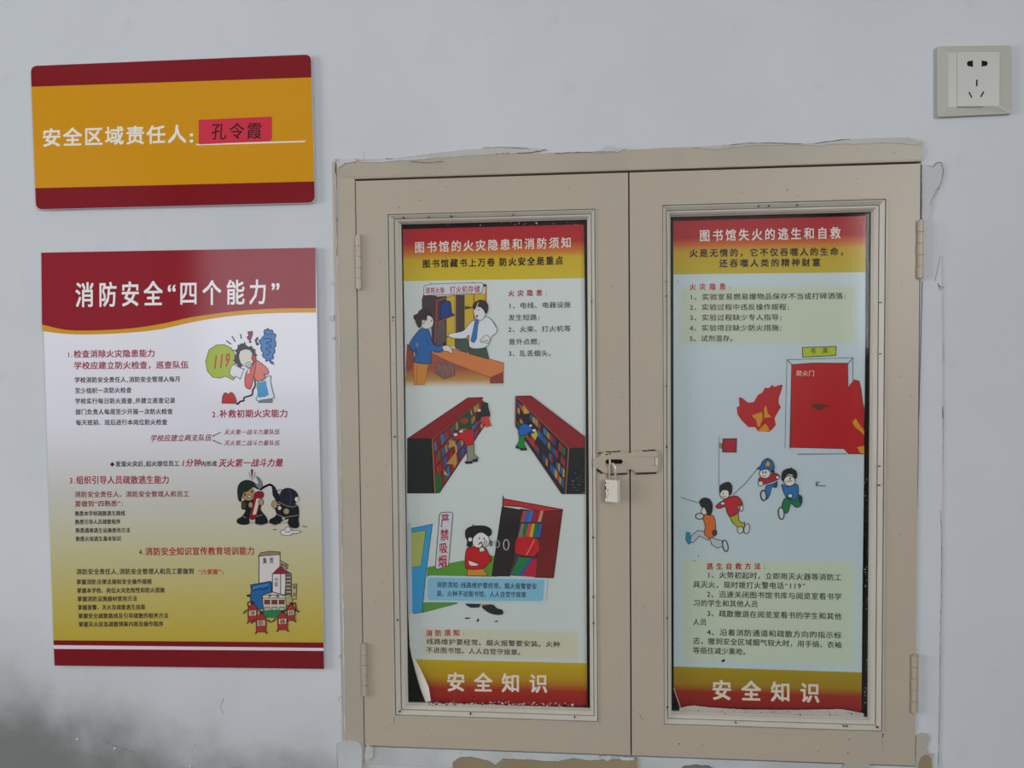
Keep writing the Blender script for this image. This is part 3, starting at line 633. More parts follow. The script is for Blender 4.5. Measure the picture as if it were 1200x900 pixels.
z2 = lambda v, u=900: zrel(v, p2, u, GY)
xr2 = lambda u, v: W(u, v, GY).x - world_loc(p2).x
m_s2 = ramp_mat('right_sheet_print', [(z2(325), (184, 196, 200)), (z2(500), (178, 189, 196)), (z2(785), (174, 189, 192))], .16, KG, [(xr2(797, 365), xr2(1003, 365), z2(403), z2(336), .006, (184, 190, 170)), (xr2(800, 715), xr2(1001, 715), z2(777), z2(657), .005, (180, 190, 170))])
OUT2 = [(789, 259), (1014.8, 253), (1014, 400), (1012.5, 560), (1010.6, 700), (1009.5, 834), (797, 828), (794, 815), (789.5, 806), (789.5, 700), (789.3, 500)]
sheet('printed_sheet', OUT2, m_s2, p2)
m_t2 = ramp_mat('right_top_band', [(z2(252), (160, 20, 28)), (z2(277), (158, 24, 30)), (z2(286), (186, 96, 26)), (z2(293), (180, 146, 28)), (z2(322), (176, 158, 30))], .16, KG)
P = Print(GY - .0001); P.poly([(789, 259), (1014.8, 253), (1014.4, 319), (789.2, 321.5)], m_t2); P.build('header_band', p2)
m_b2 = ramp_mat('right_bottom_band', [(z2(783), (150, 130, 16)), (z2(803), (144, 116, 18)), (z2(813), (140, 36, 22)), (z2(834), (124, 14, 22))], .16, KG)
P = Print(GY - .0001); P.poly([(789.5, 781), (1009.9, 788), (1009.5, 834), (797, 828), (794, 815), (789.5, 806)], m_b2); P.build('footer_band', p2)
bm = bmesh.new(); pts = [(789.5, 806), (792, 814), (797, 828), (798, 836)]; a_ = [W(u, v, GY - .0004) for u, v in pts]; va = [bm.verts.new(p) for p in a_]; vb = [bm.verts.new(p + Vector((-.0006, -.0022, .0004))) for p in a_]; vc = [bm.verts.new(p + Vector((.0006, -.0026, .0008))) for p in a_]
for i in range(3): bm.faces.new((va[i], va[i + 1], vb[i + 1], vb[i])); bm.faces.new((vb[i], vb[i + 1], vc[i + 1], vc[i]))
to_obj('curled_corner', bm, ink(206, 170, 160, .4), p2)
P = Print(GY - .0003, (780, 250, 4.898), .16, KG)
P.text('图书馆失火的逃生和自救', 193, 161, 1006, 144, 66, WT, .016, gw=63); P.text('火是无情的，它不仅吞噬人的生命，', 137, 251, 1050, 240, 45, BR, .026, gw=49); P.text('还吞噬人类的精神财富', 308, 309, 890, 303, 45, BR, .026, gw=49)
P.build('heading_lettering', p2)
P = Print(GY - .0003, (780, 250, 4.898), .16, KG); GK2 = (28, 32, 32)
P.text('火灾隐患', 137, 441, 346, 438, 37, (180, 30, 44), .02, gw=38); P.text(':', 360, 440, 380, 440, 32, GK2)
for s_, a in (('1、实验室易燃易爆物品保存不当或打碎洒落;', (136, 498, 1040, 491)), ('2、实验过程中违反操作规程;', (136, 557, 715, 554)), ('3、实验过程缺少专人指导;', (136, 616, 672, 614)), ('4、实验项目缺少防火措施;', (135, 676, 672, 674)), ('5、试剂混存。', (135, 736, 412, 735))): P.text(s_, *a, 36, GK2, .006)
P.build('upper_text', p2); P = Print(GY - .0003, (780, 640, 4.5), .16, KG); P.text('逃生自救方法', 216, 123, 502, 123, 34, CM, .02, gw=35); P.text(':', 512, 122, 532, 122, 30, GK2)
for s_, a in (('1、火势初起时，立即用灭火器等消防工', (217, 168, 930, 182)), ('具灭火，现时拨打火警电话“119”', (144, 219, 740, 227)), ('2、迅速关闭图书馆书库与阅览室看书学', (216, 270, 930, 284)), ('习的学生和其他人员', (146, 317, 489, 323)), ('3、疏散撤退在阅览室看书的学生和其他', (216, 371, 930, 388)), ('人员', (144, 417, 218, 418)), ('4、沿着消防通道和疏散方向的指示标', (216, 470, 930, 487)), ('志，撤到安全区域烟气较大时，用手绢、衣袖', (144, 516, 930, 538)), ('等捂住减少熏呛。', (144, 566, 445, 575))): P.text(s_, *a, 35, GK2, .006)
P.build('lower_text', p2)
P = Print(GY - .0003, (780, 640, 4.5), .16, KG)
for ch, x in (('安', 243), ('全', 398), ('知', 554), ('识', 708)): P.text(ch, x, 808 + (x - 243) * .03, x + 110, 811 + (x - 243) * .03, 102, (206, 194, 176), .024)
P.build('footer_lettering', p2)
# ---------------------------------------------------------------- drawings
SKIN = (196, 170, 140); HAIR = (36, 34, 36); INKC = (44, 42, 44); WHT = (205, 206, 214)
def zigzag(pts, amp, n_=3):
    out = []
    for i, p in enumerate(pts):
        q = pts[(i + 1) % len(pts)]
        for j in range(n_):
            f = j / n_; s = amp if j % 2 else 0; d = Vector((q[0] - p[0], q[1] - p[1])); d.normalize()
            out.append((p[0] + (q[0] - p[0]) * f - d.y * s, p[1] + (q[1] - p[1]) * f + d.x * s))
    return out
# A: caller with the 119 bubble
D = Print(PY - .0003, (220, 370, 5.6235), .12)
D.poly([(118, 300), (140, 225), (190, 192), (240, 190), (285, 212), (318, 262), (322, 300), (300, 345), (275, 380), (300, 402), (318, 375), (330, 388), (352, 350), (372, 350), (345, 418), (318, 396), (300, 424), (248, 398), (215, 412), (165, 405), (130, 365)], (150, 168, 44), INKC, 3)
D.text('119', 158, 362, 276, 340, 115, (168, 62, 30), .035, slant=.12)
D.poly([(283, 345), (300, 320), (360, 350), (372, 352), (345, 416), (318, 398), (302, 408), (274, 383)], WHT, INKC, 3)
for a, b in (((255, 165), (285, 187)), ((292, 136), (312, 170)), ((347, 122), (353, 150))): D.line([a, b], HAIR, 7)
D.poly([(396, 106), (424, 102), (428, 118), (414, 160), (400, 160), (390, 140), (402, 134)], (140, 36, 70), HAIR, 3); D.oval(411, 172, 9, 8, (80, 30, 50))
D.poly(zigzag([(505, 92), (530, 84), (560, 98), (582, 130), (580, 200), (572, 245), (562, 285), (540, 300), (515, 300), (492, 262), (480, 210), (470, 160), (494, 140)], 9), (58, 112, 170), (20, 44, 80), 4)
D.line([(500, 150), (545, 150), (550, 170), (520, 180), (552, 205), (515, 215), (545, 240), (512, 262)], (24, 60, 110), 4, True); D.line([(500, 110), (530, 125), (560, 120)], (24, 60, 110), 4)
D.poly([(530, 290), (562, 300), (572, 325), (545, 316)], (40, 84, 140)); D.poly([(440, 160), (462, 136), (466, 150), (456, 168), (474, 192), (452, 196)], (40, 56, 76))
D.poly([(440, 290), (480, 310), (520, 345), (532, 372), (520, 388), (500, 385), (512, 402), (480, 430), (452, 425), (430, 380), (428, 320)], (200, 108, 96), INKC, 3, True)
D.poly([(340, 240), (360, 225), (400, 222), (425, 250), (430, 300), (412, 340), (385, 340), (350, 310), (338, 275)], (198, 196, 186), INKC, 2, True)
D.oval(402, 322, 20, 16, (204, 200, 190), INKC, 3); D.line([(392, 330), (402, 320), (414, 326)], INKC, 3)
D.poly([(378, 400), (390, 365), (420, 345), (440, 300), (450, 305), (440, 380), (418, 470), (400, 482), (380, 465), (376, 430)], (196, 84, 80), INKC, 3, True)
D.poly([(388, 385), (396, 350), (412, 345), (410, 380)], (206, 190, 170), INKC, 2)
D.poly(zigzag([(283, 225), (318, 226), (328, 190), (350, 182), (378, 170), (392, 200), (420, 196), (445, 222), (458, 262), (440, 290), (424, 262), (420, 235), (395, 224), (360, 228), (342, 250), (340, 280), (362, 330), (352, 350), (330, 340), (312, 312), (296, 300), (308, 262), (320, 242)], 7, 2), HAIR)
D.poly([(424, 258), (444, 262), (452, 285), (440, 312), (428, 300), (420, 280)], (170, 36, 40), INKC, 2)
D.line([(442, 420), (444, 462), (428, 490), (424, 520), (400, 530), (372, 540), (368, 560), (345, 565), (330, 582), (318, 574)], HAIR, 9, True)
D.poly([(226, 576), (230, 530), (240, 510), (255, 508), (268, 520), (284, 504), (298, 512), (314, 540), (322, 578)], (176, 44, 44), INKC, 3)
D.poly([(460, 440), (500, 425), (524, 400), (548, 398), (545, 420), (552, 470), (566, 520), (560, 545), (470, 562), (450, 545), (462, 520)], (196, 204, 214), INKC, 3, True)
D.poly([(464, 438), (515, 428), (534, 522), (512, 534), (466, 540), (458, 500)], (64, 138, 182)); D.poly([(465, 572), (480, 556), (556, 545), (556, 572)], (110, 118, 132), INKC, 2)
D.build('cartoon', post, 'cartoon of a caller on a red telephone with a green 119 bubble')
# B: two firefighters
D = Print(PY - .0003, (220, 520, 6.923), .12); GN = (30, 40, 36); GB = (24, 28, 34); TAN = (150, 128, 96)
D.oval(520, 640, 130, 12, (150, 152, 146)); D.oval(790, 640, 60, 10, (150, 152, 146))
D.poly([(445, 465), (500, 450), (560, 430), (610, 460), (590, 530), (640, 600), (646, 645), (600, 662), (552, 652), (545, 600), (500, 602), (498, 648), (440, 656), (402, 640), (404, 612), (440, 590), (470, 540), (440, 530), (436, 490)], GB, INKC, 3, True)
D.oval(455, 500, 18, 34, (60, 60, 40), INKC, 3); D.poly([(440, 380), (520, 360), (545, 410), (520, 456), (470, 458), (446, 430)], (150, 120, 88), INKC, 2, True)
D.oval(465, 412, 7, 11, HAIR); D.oval(520, 388, 7, 11, HAIR); D.oval(502, 428, 12, 12, (200, 190, 170), (120, 40, 40), 4)
D.poly([(408, 440), (404, 370), (420, 325), (460, 298), (510, 300), (555, 330), (572, 370), (530, 352), (490, 382), (450, 400), (432, 466), (420, 466)], GN, INKC, 3, True)
D.poly([(540, 410), (575, 385), (612, 395), (614, 430), (590, 450), (575, 530), (552, 600), (520, 616), (502, 590), (530, 480)], (128, 22, 38), INKC, 3, True); D.poly([(556, 445), (582, 440), (582, 470), (555, 575), (524, 578)], (184, 176, 160), (90, 20, 30), 2)
D.oval(594, 472, 20, 28, TAN, INKC, 3); D.oval(510, 496, 18, 24, TAN, INKC, 3)
D.line([(440, 585), (470, 600)], (120, 112, 84), 5); D.line([(560, 590), (605, 575)], (120, 112, 84), 5); D.line([(552, 655), (600, 662), (640, 650)], (150, 150, 140), 5)
D.poly([(558, 265), (580, 280), (600, 310), (608, 350), (585, 372), (560, 350), (540, 325), (565, 330), (580, 320), (566, 295)], (110, 118, 116), INKC, 3)
D.line([(590, 372), (625, 348), (665, 332), (690, 345)], GB, 16, True)
D.poly([(684, 352), (702, 345), (760, 450), (800, 500), (790, 520), (730, 480), (692, 420)], GB, INKC, 3)
for p in ([(498, 232), (506, 280)], [(548, 232), (538, 282)]): D.line(p, (120, 110, 100), 4)
D.poly([(512, 208), (530, 208), (524, 270), (518, 270)], (70, 26, 30)); D.oval(521, 284, 5, 6, (70, 26, 30))
D.oval(752, 392, 26, 20, (170, 164, 150), INKC, 4)
D.poly([(700, 500), (760, 500), (860, 490), (895, 510), (902, 560), (898, 620), (902, 670), (870, 685), (830, 672), (812, 640), (818, 610), (770, 622), (740, 650), (700, 660), (664, 645), (668, 615), (710, 590), (720, 560)], GB, INKC, 3, True)
D.poly([(750, 430), (760, 385), (800, 360), (850, 370), (885, 400), (892, 440), (860, 500), (820, 508), (775, 492)], (28, 34, 44), INKC, 3, True); D.line([(820, 370), (840, 430), (830, 500)], (70, 76, 84), 3)
D.oval(884, 450, 17, 20, (190, 184, 172), INKC, 2); D.oval(705, 492, 24, 32, TAN, INKC, 3); D.oval(800, 548, 24, 24, TAN, INKC, 2); D.oval(745, 522, 14, 16, (186, 180, 168))
D.line([(735, 470), (790, 500), (850, 515), (890, 500)], (120, 112, 96), 5); D.line([(720, 570), (780, 598), (895, 580)], (120, 112, 96), 5); D.oval(776, 606, 12, 10, (170, 166, 156))
D.line([(668, 648), (705, 662), (745, 652)], (150, 150, 140), 5)
D.poly([(752, 715), (770, 700), (785, 700), (795, 680), (815, 674), (835, 686), (838, 700), (870, 706), (900, 704), (918, 714), (880, 728), (850, 728), (830, 745), (790, 742), (760, 736)], (192, 188, 190), INKC, 3, True); D.line([(790, 712), (815, 718), (838, 704)], INKC, 3)
D.line([(694, 696), (716, 696)], INKC, 5); D.line([(930, 670), (968, 674)], INKC, 4)
D.build('cartoon', post, 'cartoon of two dark-suited firefighters with a red extinguisher')
# C: buildings and extinguisher figures
D = Print(PY - .0003, (220, 630, 5.6235), .12); WB2 = (194, 186, 186); RX = (150, 40, 40)
D.poly([(470, 122), (608, 108), (608, 300), (470, 300)], WB2, INKC, 4); D.poly([(465, 122), (480, 100), (540, 90), (610, 95), (608, 112)], (132, 116, 84), INKC, 3)
D.text('集贸', 494, 172, 566, 168, 38, INKC, .02, gw=28)
D.poly([(608, 150), (662, 178), (655, 208), (608, 190)], (150, 142, 112), INKC, 3); D.text('商场', 612, 188, 656, 200, 22, INKC, .02)
D.poly([(558, 238), (606, 192), (682, 238)], (130, 36, 50), INKC, 3); D.poly([(558, 238), (682, 238), (682, 385), (558, 368)], WB2, INKC, 4); D.line([(612, 240), (612, 375)], INKC, 4); D.line([(645, 240), (645, 378)], INKC, 3)
D.poly([(650, 245), (676, 245), (676, 375), (640, 375)], (90, 84, 70), INKC, 3)
for k in range(5): D.line([(650, 262 + 24 * k), (676, 262 + 24 * k)], (184, 176, 150), 4)
D.text('小', 572, 290, 598, 290, 30, INKC, .02); D.text('区', 572, 322, 598, 322, 28, INKC, .02)
D.poly([(684, 310), (718, 304), (714, 408), (684, 400)], (164, 152, 108), INKC, 3); D.text('酒', 690, 338, 714, 338, 26, INKC, .02); D.text('店', 690, 388, 714, 388, 26, INKC, .02)
D.poly([(414, 312), (545, 288), (556, 300), (552, 352), (500, 470), (440, 470), (418, 440), (412, 380), (420, 350)], (34, 88, 142), INKC, 4)
D.poly([(424, 318), (540, 296), (540, 322), (426, 346)], (50, 110, 160), (20, 40, 80), 3); D.line([(440, 350), (470, 335), (500, 345), (530, 330)], (20, 44, 88), 5)
D.poly([(384, 378), (416, 372), (414, 392), (392, 390)], (56, 48, 44))
D.poly([(490, 380), (560, 358), (650, 384), (648, 480), (500, 490)], (176, 168, 150), INKC, 4); D.poly([(490, 382), (650, 382), (644, 398), (496, 398)], (196, 190, 176), INKC, 3); D.text('学校', 528, 396, 604, 396, 22, INKC, .02, gw=24)
for k in range(3):
    D.poly([(506 + 48 * k, 412), (540 + 48 * k, 412), (540 + 48 * k, 438), (506 + 48 * k, 438)], (120, 48, 40), INKC, 3); D.poly([(506 + 48 * k, 460), (540 + 48 * k, 458), (540 + 48 * k, 484), (506 + 48 * k, 486)], (150, 160, 140), INKC, 3)
D.poly([(640, 380), (668, 372), (690, 400), (690, 440), (650, 450)], (150, 140, 96), INKC, 3)
D.poly([(480, 486), (560, 478), (640, 480), (640, 520), (560, 528), (500, 524)], (36, 110, 66), INKC, 2)
def ext(cx, top, w, h, ch, sc=1.0):
    D.line([(cx - w * .7, top + h * .35), (cx - w * 1.05, top + h * .5)], (60, 46, 36), 9); D.line([(cx + w * .7, top + h * .35), (cx + w * 1.05, top + h * .45)], (60, 46, 36), 9)
    D.poly([(cx - w * .55, top + h * .3), (cx - w * .4, top + h * .14), (cx - w * .18, top + h * .1), (cx - w * .15, top), (cx + w * .15, top), (cx + w * .18, top + h * .1), (cx + w * .4, top + h * .14), (cx + w * .55, top + h * .3), (cx + w * .5, top + h * .92), (cx - w * .5, top + h * .92)], RX, INKC, 3)
    D.poly([(cx - w * .42, top + h * .36), (cx + w * .42, top + h * .34), (cx + w * .42, top + h * .62), (cx - w * .42, top + h * .64)], (184, 170, 140), INKC, 2)
    D.text(ch, cx - w * .3, top + h * .6, cx + w * .3, top + h * .6, h * .22, INKC, .02)
    D.line([(cx - w * .45, top + h * .92), (cx - w * .6, top + h)], (60, 36, 30), 9); D.line([(cx + w * .45, top + h * .92), (cx + w * .62, top + h)], (60, 36, 30), 9)
    D.oval(cx + w * .05, top - 2, w * .2, 8, HAIR)
D.line([(400, 460), (396, 430), (420, 420), (428, 440)], (50, 44, 40), 5, True); D.line([(690, 445), (708, 430), (714, 470), (700, 500)], (50, 44, 40), 5, True)
ext(427, 434, 58, 130, '消'); ext(484, 498, 62, 134, '防'); ext(625, 488, 62, 130, '器'); ext(680, 436, 50, 120, '材')
D.build('cartoon', post, 'cartoon of crowded buildings behind four walking extinguishers')
# D: counter scene
def clipd(pts, xmin): return pts
D = Print(GY - .0003, (470, 325, 6.923), .16, KG); YL = (188, 160, 46); DB = (68, 56, 60); WD = (178, 96, 50)
D.poly([(168, 180), (180, 140), (290, 150), (290, 300), (280, 530), (250, 520), (240, 330), (170, 260)], DB)
D.poly([(240, 160), (370, 150), (370, 560), (250, 560)], DB); D.poly([(370, 150), (440, 142), (440, 560), (370, 560)], YL); D.poly([(444, 142), (520, 142), (520, 500), (444, 520)], (72, 56, 56)); D.poly([(516, 140), (690, 130), (690, 190), (600, 260), (560, 560), (516, 560)], YL)
D.poly([(586, 135), (598, 135), (596, 560), (586, 560)], (170, 90, 40)); D.poly([(518, 232), (590, 244), (590, 246), (518, 262)], (70, 56, 56)); D.poly([(686, 62), (694, 62), (694, 220), (680, 200)], (180, 96, 44)); D.line([(436, 142), (436, 560)], (170, 92, 40), 6)
D.line([(290, 200), (288, 300), (276, 530)], (176, 70, 60), 8); D.line([(290, 190), (430, 145)], (176, 90, 60), 6); D.line([(300, 366), (430, 306)], (176, 90, 60), 6)
D.poly([(318, 320), (322, 230), (345, 200), (385, 192), (404, 215), (412, 290), (432, 300), (420, 312), (330, 338)], (38, 62, 124), (24, 30, 70), 4, True)
D.poly([(296, 372), (360, 350), (362, 560), (286, 560)], (88, 76, 78))
D.poly([(182, 90), (190, 68), (240, 55), (650, 42), (668, 52), (662, 110), (645, 132), (250, 144), (186, 148)], (196, 200, 206), INKC, 3)
D.line([(240, 45), (246, 56)], INKC, 3); D.line([(580, 38), (584, 46)], INKC, 3); D.poly([(666, 56), (694, 56), (694, 74), (670, 76)], (60, 50, 50))
D.text('请将火柴', 196, 132, 356, 130, 50, CM, .018); D.text('.', 362, 128, 380, 128, 40, CM); D.text('打火机存储', 394, 130, 642, 124, 58, CM, .014)
# counter
m_fade = ramp_mat('counter_fade', [(z1(432), (150, 78, 64)), (z1(445), (178, 130, 70)), (z1(454), (198, 203, 202))], .16, KG)
D.poly([(48, 540), (100, 560), (100, 700), (240, 598), (380, 666), (720, 800), (831, 760), (831, 880), (700, 900), (36, 900), (40, 700)], m_fade)
D.poly([(48, 540), (100, 565), (110, 700), (60, 760), (42, 740)], (140, 62, 44)); D.poly([(240, 610), (420, 580), (831, 694), (831, 768), (722, 812), (520, 735), (380, 680)], (196, 118, 68), (120, 60, 40), 3)
D.poly([(722, 812), (831, 770), (831, 860), (720, 862)], (132, 60, 50)); D.poly([(280, 690), (370, 676), (440, 700), (440, 800), (350, 830), (270, 780)], (118, 84, 78))
for k in range(9): D.line([(290 + k * 16, 700 + (k % 3) * 12), (340 + k * 10, 800 - (k % 4) * 14)], (150, 110, 96), 3)
# boy
D.poly([(102, 690), (225, 695), (205, 790), (190, 870), (108, 870), (100, 780)], (196, 128, 52), (150, 90, 40), 3); D.line([(130, 715), (128, 870)], (150, 90, 40), 3)
D.poly([(150, 425), (185, 412), (222, 425), (240, 470), (256, 530), (300, 560), (335, 545), (345, 570), (330, 602), (290, 608), (240, 600), (242, 690), (170, 700), (104, 680), (118, 620), (80, 580), (66, 550), (90, 500)], (44, 96, 158), (20, 44, 90), 4, True)
D.line([(128, 540), (120, 590), (136, 640)], (20, 44, 90), 4); D.line([(200, 470), (230, 560)], (20, 44, 90), 3)
D.poly([(118, 530), (138, 536), (136, 570), (126, 572)], (140, 120, 130))
D.poly([(335, 565), (370, 550), (405, 570), (418, 610), (405, 620), (380, 600), (350, 598)], (206, 196, 188), INKC, 3, True); D.poly([(332, 535), (360, 520), (372, 545), (350, 560)], (50, 46, 52))
D.poly([(165, 380), (175, 340), (215, 310), (245, 320), (264, 355), (252, 400), (215, 418), (180, 412)], (206, 198, 194), INKC, 3, True)
D.poly([(105, 310), (135, 295), (150, 270), (195, 250), (235, 275), (244, 310), (215, 300), (205, 350), (185, 340), (170, 350), (165, 385), (150, 410), (128, 385), (115, 345), (106, 335)], (58, 44, 48), INKC, 3, True)
D.oval(178, 360, 11, 18, (200, 180, 170), INKC, 3); D.oval(247, 352, 5, 7, HAIR)
# man
D.poly([(440, 500), (540, 500), (555, 600), (530, 612), (440, 575)], (66, 84, 74), INKC, 2); D.poly([(556, 568), (690, 566), (714, 664), (552, 620)], (62, 80, 66), INKC, 3)
D.poly([(600, 345), (650, 340), (690, 320), (740, 350), (775, 410), (772, 450), (735, 480), (690, 565), (560, 570), (552, 470), (520, 495), (430, 495), (385, 480), (368, 490), (400, 455), (450, 448), (510, 430), (560, 370)], (204, 206, 212), INKC, 3, True)
D.poly([(640, 520), (672, 480), (700, 470), (722, 500), (712, 535), (680, 530)], (206, 202, 202), INKC, 3, True); D.line([(655, 515), (715, 515)], INKC, 3)
D.poly([(590, 250), (610, 215), (660, 230), (690, 280), (672, 330), (640, 350), (605, 330), (590, 295)], (206, 202, 202), INKC, 3, True)
D.poly([(582, 235), (598, 205), (640, 184), (680, 192), (706, 230), (700, 280), (684, 292), (668, 262), (640, 240), (612, 240), (596, 262)], (56, 42, 44), INKC, 3, True); D.line([(626, 205), (612, 245)], (206, 202, 202), 6)
D.oval(616, 314, 8, 9, (60, 40, 44)); D.line([(622, 265), (636, 262)], INKC, 4); D.line([(640, 350), (622, 380), (606, 350)], INKC, 3)
D.poly([(602, 345), (622, 340), (626, 360), (612, 500), (590, 532), (566, 515), (590, 400)], (56, 108, 164), (24, 44, 90), 3)
D.line([(740, 350), (775, 410)], INKC, 3)
D.build('cartoon', p1, 'drawing of a boy in blue at a counter facing a man with a blue tie')
# E: two bookshelves
D = Print(GY - .0003, (470, 450, 5.333), .16, KG); RS = (132, 30, 36); SH = (26, 28, 30)
BOOKC = [(34, 84, 140), (160, 120, 60), (150, 40, 44), (36, 96, 60), (58, 60, 110), (170, 60, 44), (176, 140, 70), (40, 110, 150)]
D.poly([(40, 342), (418, 86), (512, 84), (505, 100), (195, 345)], RS, (60, 16, 20), 3); D.poly([(40, 342), (195, 342), (212, 682), (40, 682)], SH, (20, 20, 20), 3)
D.poly([(195, 342), (500, 96), (515, 110), (525, 255), (240, 680), (212, 682)], (120, 34, 36), (60, 20, 20), 3)
def lerp(a, b, t): return (a[0] + (b[0] - a[0]) * t, a[1] + (b[1] - a[1]) * t)
random.seed(11)
TL_, TR_, BR_, BL_ = (200, 348), (500, 104), (524, 250), (236, 675)
for r in range(4):
    t = 0.01; r0 = r / 4 + .02; r1 = (r + 1) / 4 - .02
    while t < .96:
        w_ = random.uniform(.035, .07); t2 = min(.97, t + w_)
        if random.random() < .78:
            hh = r0 + (r1 - r0) * random.uniform(0, .25)
            P4 = [lerp(lerp(TL_, TR_, a), lerp(BL_, BR_, a), b) for a, b in ((t, hh), (t2 - .008, hh), (t2 - .008, r1), (t, r1))]
            D.poly(P4, random.choice(BOOKC))
        t = t2
    D.line([lerp(TL_, BL_, r / 4), lerp(TR_, BR_, r / 4)], (70, 22, 26), 3)
D.poly([(214, 560), (246, 552), (250, 650), (240, 678), (216, 680)], (28, 92, 44))
D.poly([(290, 395), (325, 345), (350, 390)], (180, 130, 60)); D.poly([(282, 500), (345, 420), (348, 505)], (180, 124, 56)); D.poly([(265, 535), (295, 572), (270, 566)], (196, 150, 130))
D.poly([(355, 230), (420, 170), (440, 190), (440, 280), (360, 280)], (36, 70, 50)); D.oval(395, 230, 26, 18, (150, 50, 44))
D.line([(195, 345), (505, 98)], (150, 90, 50), 3); D.line([(195, 345), (212, 680)], (170, 110, 70), 4)
D.poly([(515, 118), (540, 120), (545, 150), (556, 190), (545, 210), (505, 205), (490, 230), (472, 215), (480, 170), (505, 160)], (38, 44, 46), (20, 20, 20), 2, True); D.poly([(500, 208), (546, 200), (565, 262), (530, 272), (520, 245), (505, 258)], (190, 60, 56)); D.oval(487, 165, 12, 9, (196, 180, 160))
D.poly([(410, 385), (455, 375), (456, 440), (482, 462), (474, 486), (440, 480), (445, 495), (405, 496), (415, 470)], (132, 130, 116), (50, 48, 44), 3); D.poly([(395, 485), (440, 482), (444, 498), (405, 500)], HAIR); D.poly([(445, 472), (478, 464), (480, 480), (450, 490)], HAIR)
D.poly([(325, 350), (350, 315), (380, 300), (420, 284), (448, 282), (458, 330), (450, 372), (410, 385), (385, 352), (345, 348)], (176, 30, 38), (90, 16, 20), 3, True); D.oval(340, 315, 13, 12, (206, 196, 180), INKC, 2); D.oval(338, 298, 14, 11, (56, 50, 50)); D.oval(375, 296, 12, 8, (190, 196, 200))
D.poly([(718, 76), (812, 74), (1148, 330), (1148, 402), (1050, 402), (722, 84)], RS, (60, 16, 20), 3); D.poly([(1048, 400), (1148, 400), (1148, 686), (1028, 686)], SH, (20, 20, 20), 3)
D.poly([(716, 76), (724, 84), (1050, 402), (1030, 686), (1005, 686), (716, 262)], (40, 34, 40), (60, 16, 20), 3)
TL_, TR_, BR_, BL_ = (726, 96), (1040, 405), (1024, 670), (724, 260)
for r in range(4):
    t = 0.01; r0 = r / 4 + .02; r1 = (r + 1) / 4 - .02
    while t < .96:
        w_ = random.uniform(.035, .07); t2 = min(.98, t + w_)
        if random.random() < (.85 if (r in (0, 3) or t > .62) else .25):
            hh = r0 + (r1 - r0) * random.uniform(0, .25)
            P4 = [lerp(lerp(TL_, TR_, a), lerp(BL_, BR_, a), b) for a, b in ((t, hh), (t2 - .008, hh), (t2 - .008, r1), (t, r1))]
            D.poly(P4, random.choice(BOOKC))
        t = t2
D.poly([(765, 130), (805, 180), (768, 188)], (186, 140, 60)); D.poly([(812, 318), (846, 294), (854, 318), (838, 352)], (180, 160, 50)); D.poly([(800, 330), (838, 355), (830, 370), (800, 366)], (170, 40, 60))
D.line([(724, 84), (1048, 402)], (160, 70, 60), 4); D.line([(1048, 402), (1028, 686)], (150, 96, 70), 4); D.line([(718, 78), (716, 262)], (150, 60, 60), 5)
D.poly([(740, 320), (775, 318), (768, 370), (785, 410), (750, 408), (720, 390), (738, 360)], (36, 122, 50), (20, 60, 30), 3); D.poly([(740, 400), (786, 402), (788, 414), (748, 416)], HAIR); D.poly([(716, 388), (740, 394), (736, 406), (718, 400)], HAIR)
D.poly([(738, 270), (765, 250), (800, 258), (820, 285), (800, 305), (778, 318), (742, 322), (735, 300)], (34, 92, 168), (20, 40, 90), 3, True); D.oval(806, 248, 17, 13, HAIR); D.oval(810, 260, 9, 7, (200, 180, 160)); D.oval(832, 290, 12, 8, (200, 190, 180))
D.build('cartoon', p1, 'drawing of two receding red bookshelves with readers')
# F: smoker by a bookcase
D = Print(GY - .0003, (470, 575, 5.333), .16, KG)
D.poly([(165, 478), (560, 405), (600, 410), (600, 540), (160, 540)], (84, 138, 52)); D.poly([(135, 700), (350, 700), (350, 706), (135, 762)], (84, 138, 52), (50, 90, 40), 2)
D.poly([(46, 240), (195, 210), (150, 560), (132, 760), (80, 768), (46, 700)], (56, 144, 190), (30, 70, 120), 3); D.poly([(46, 262), (155, 248), (125, 470), (46, 485)], (160, 168, 96), (60, 110, 130), 3)
D.poly([(34, 200), (62, 200), (66, 480), (70, 770), (44, 770)], (168, 178, 186))
D.poly([(240, 150), (252, 136), (312, 134), (324, 145), (296, 470), (224, 492), (214, 478)], (186, 190, 196), INKC, 3)
for ch, x0, x1, yb, h_ in (('严', 248, 304, 228, 82), ('禁', 244, 301, 312, 70), ('吸', 238, 293, 392, 66), ('烟', 231, 290, 478, 74)): D.text(ch, x0, yb, x1, yb - 3, h_, CM, .022)
D.poly([(637, 50), (1010, 118), (1008, 130), (885, 132), (745, 100), (636, 92)], (178, 38, 40), (60, 16, 20), 4); D.poly([(885, 132), (1008, 122), (952, 545), (835, 540)], (110, 34, 36), (60, 16, 20), 4)
D.poly([(745, 112), (890, 130), (840, 540), (685, 530)], (60, 50, 50))
def shelf(x0, x1, y0, y1, cs):
    k = len(cs); w_ = (x1 - x0) / k
    for i, c in enumerate(cs): D.poly([(x0 + i * w_ + 14, y0), (x0 + (i + 1) * w_ + 10, y0 + 2), (x0 + (i + 1) * w_ - 6, y1), (x0 + i * w_ - 6, y1 - 2)], c)
shelf(752, 880, 125, 196, [(180, 60, 50), (40, 100, 170), (44, 110, 180), (150, 30, 60), (140, 30, 60), (190, 130, 90)]); shelf(738, 872, 205, 292, [(120, 116, 110), (30, 110, 60), (190, 70, 60), (190, 150, 60), (30, 110, 60), (40, 90, 170)])
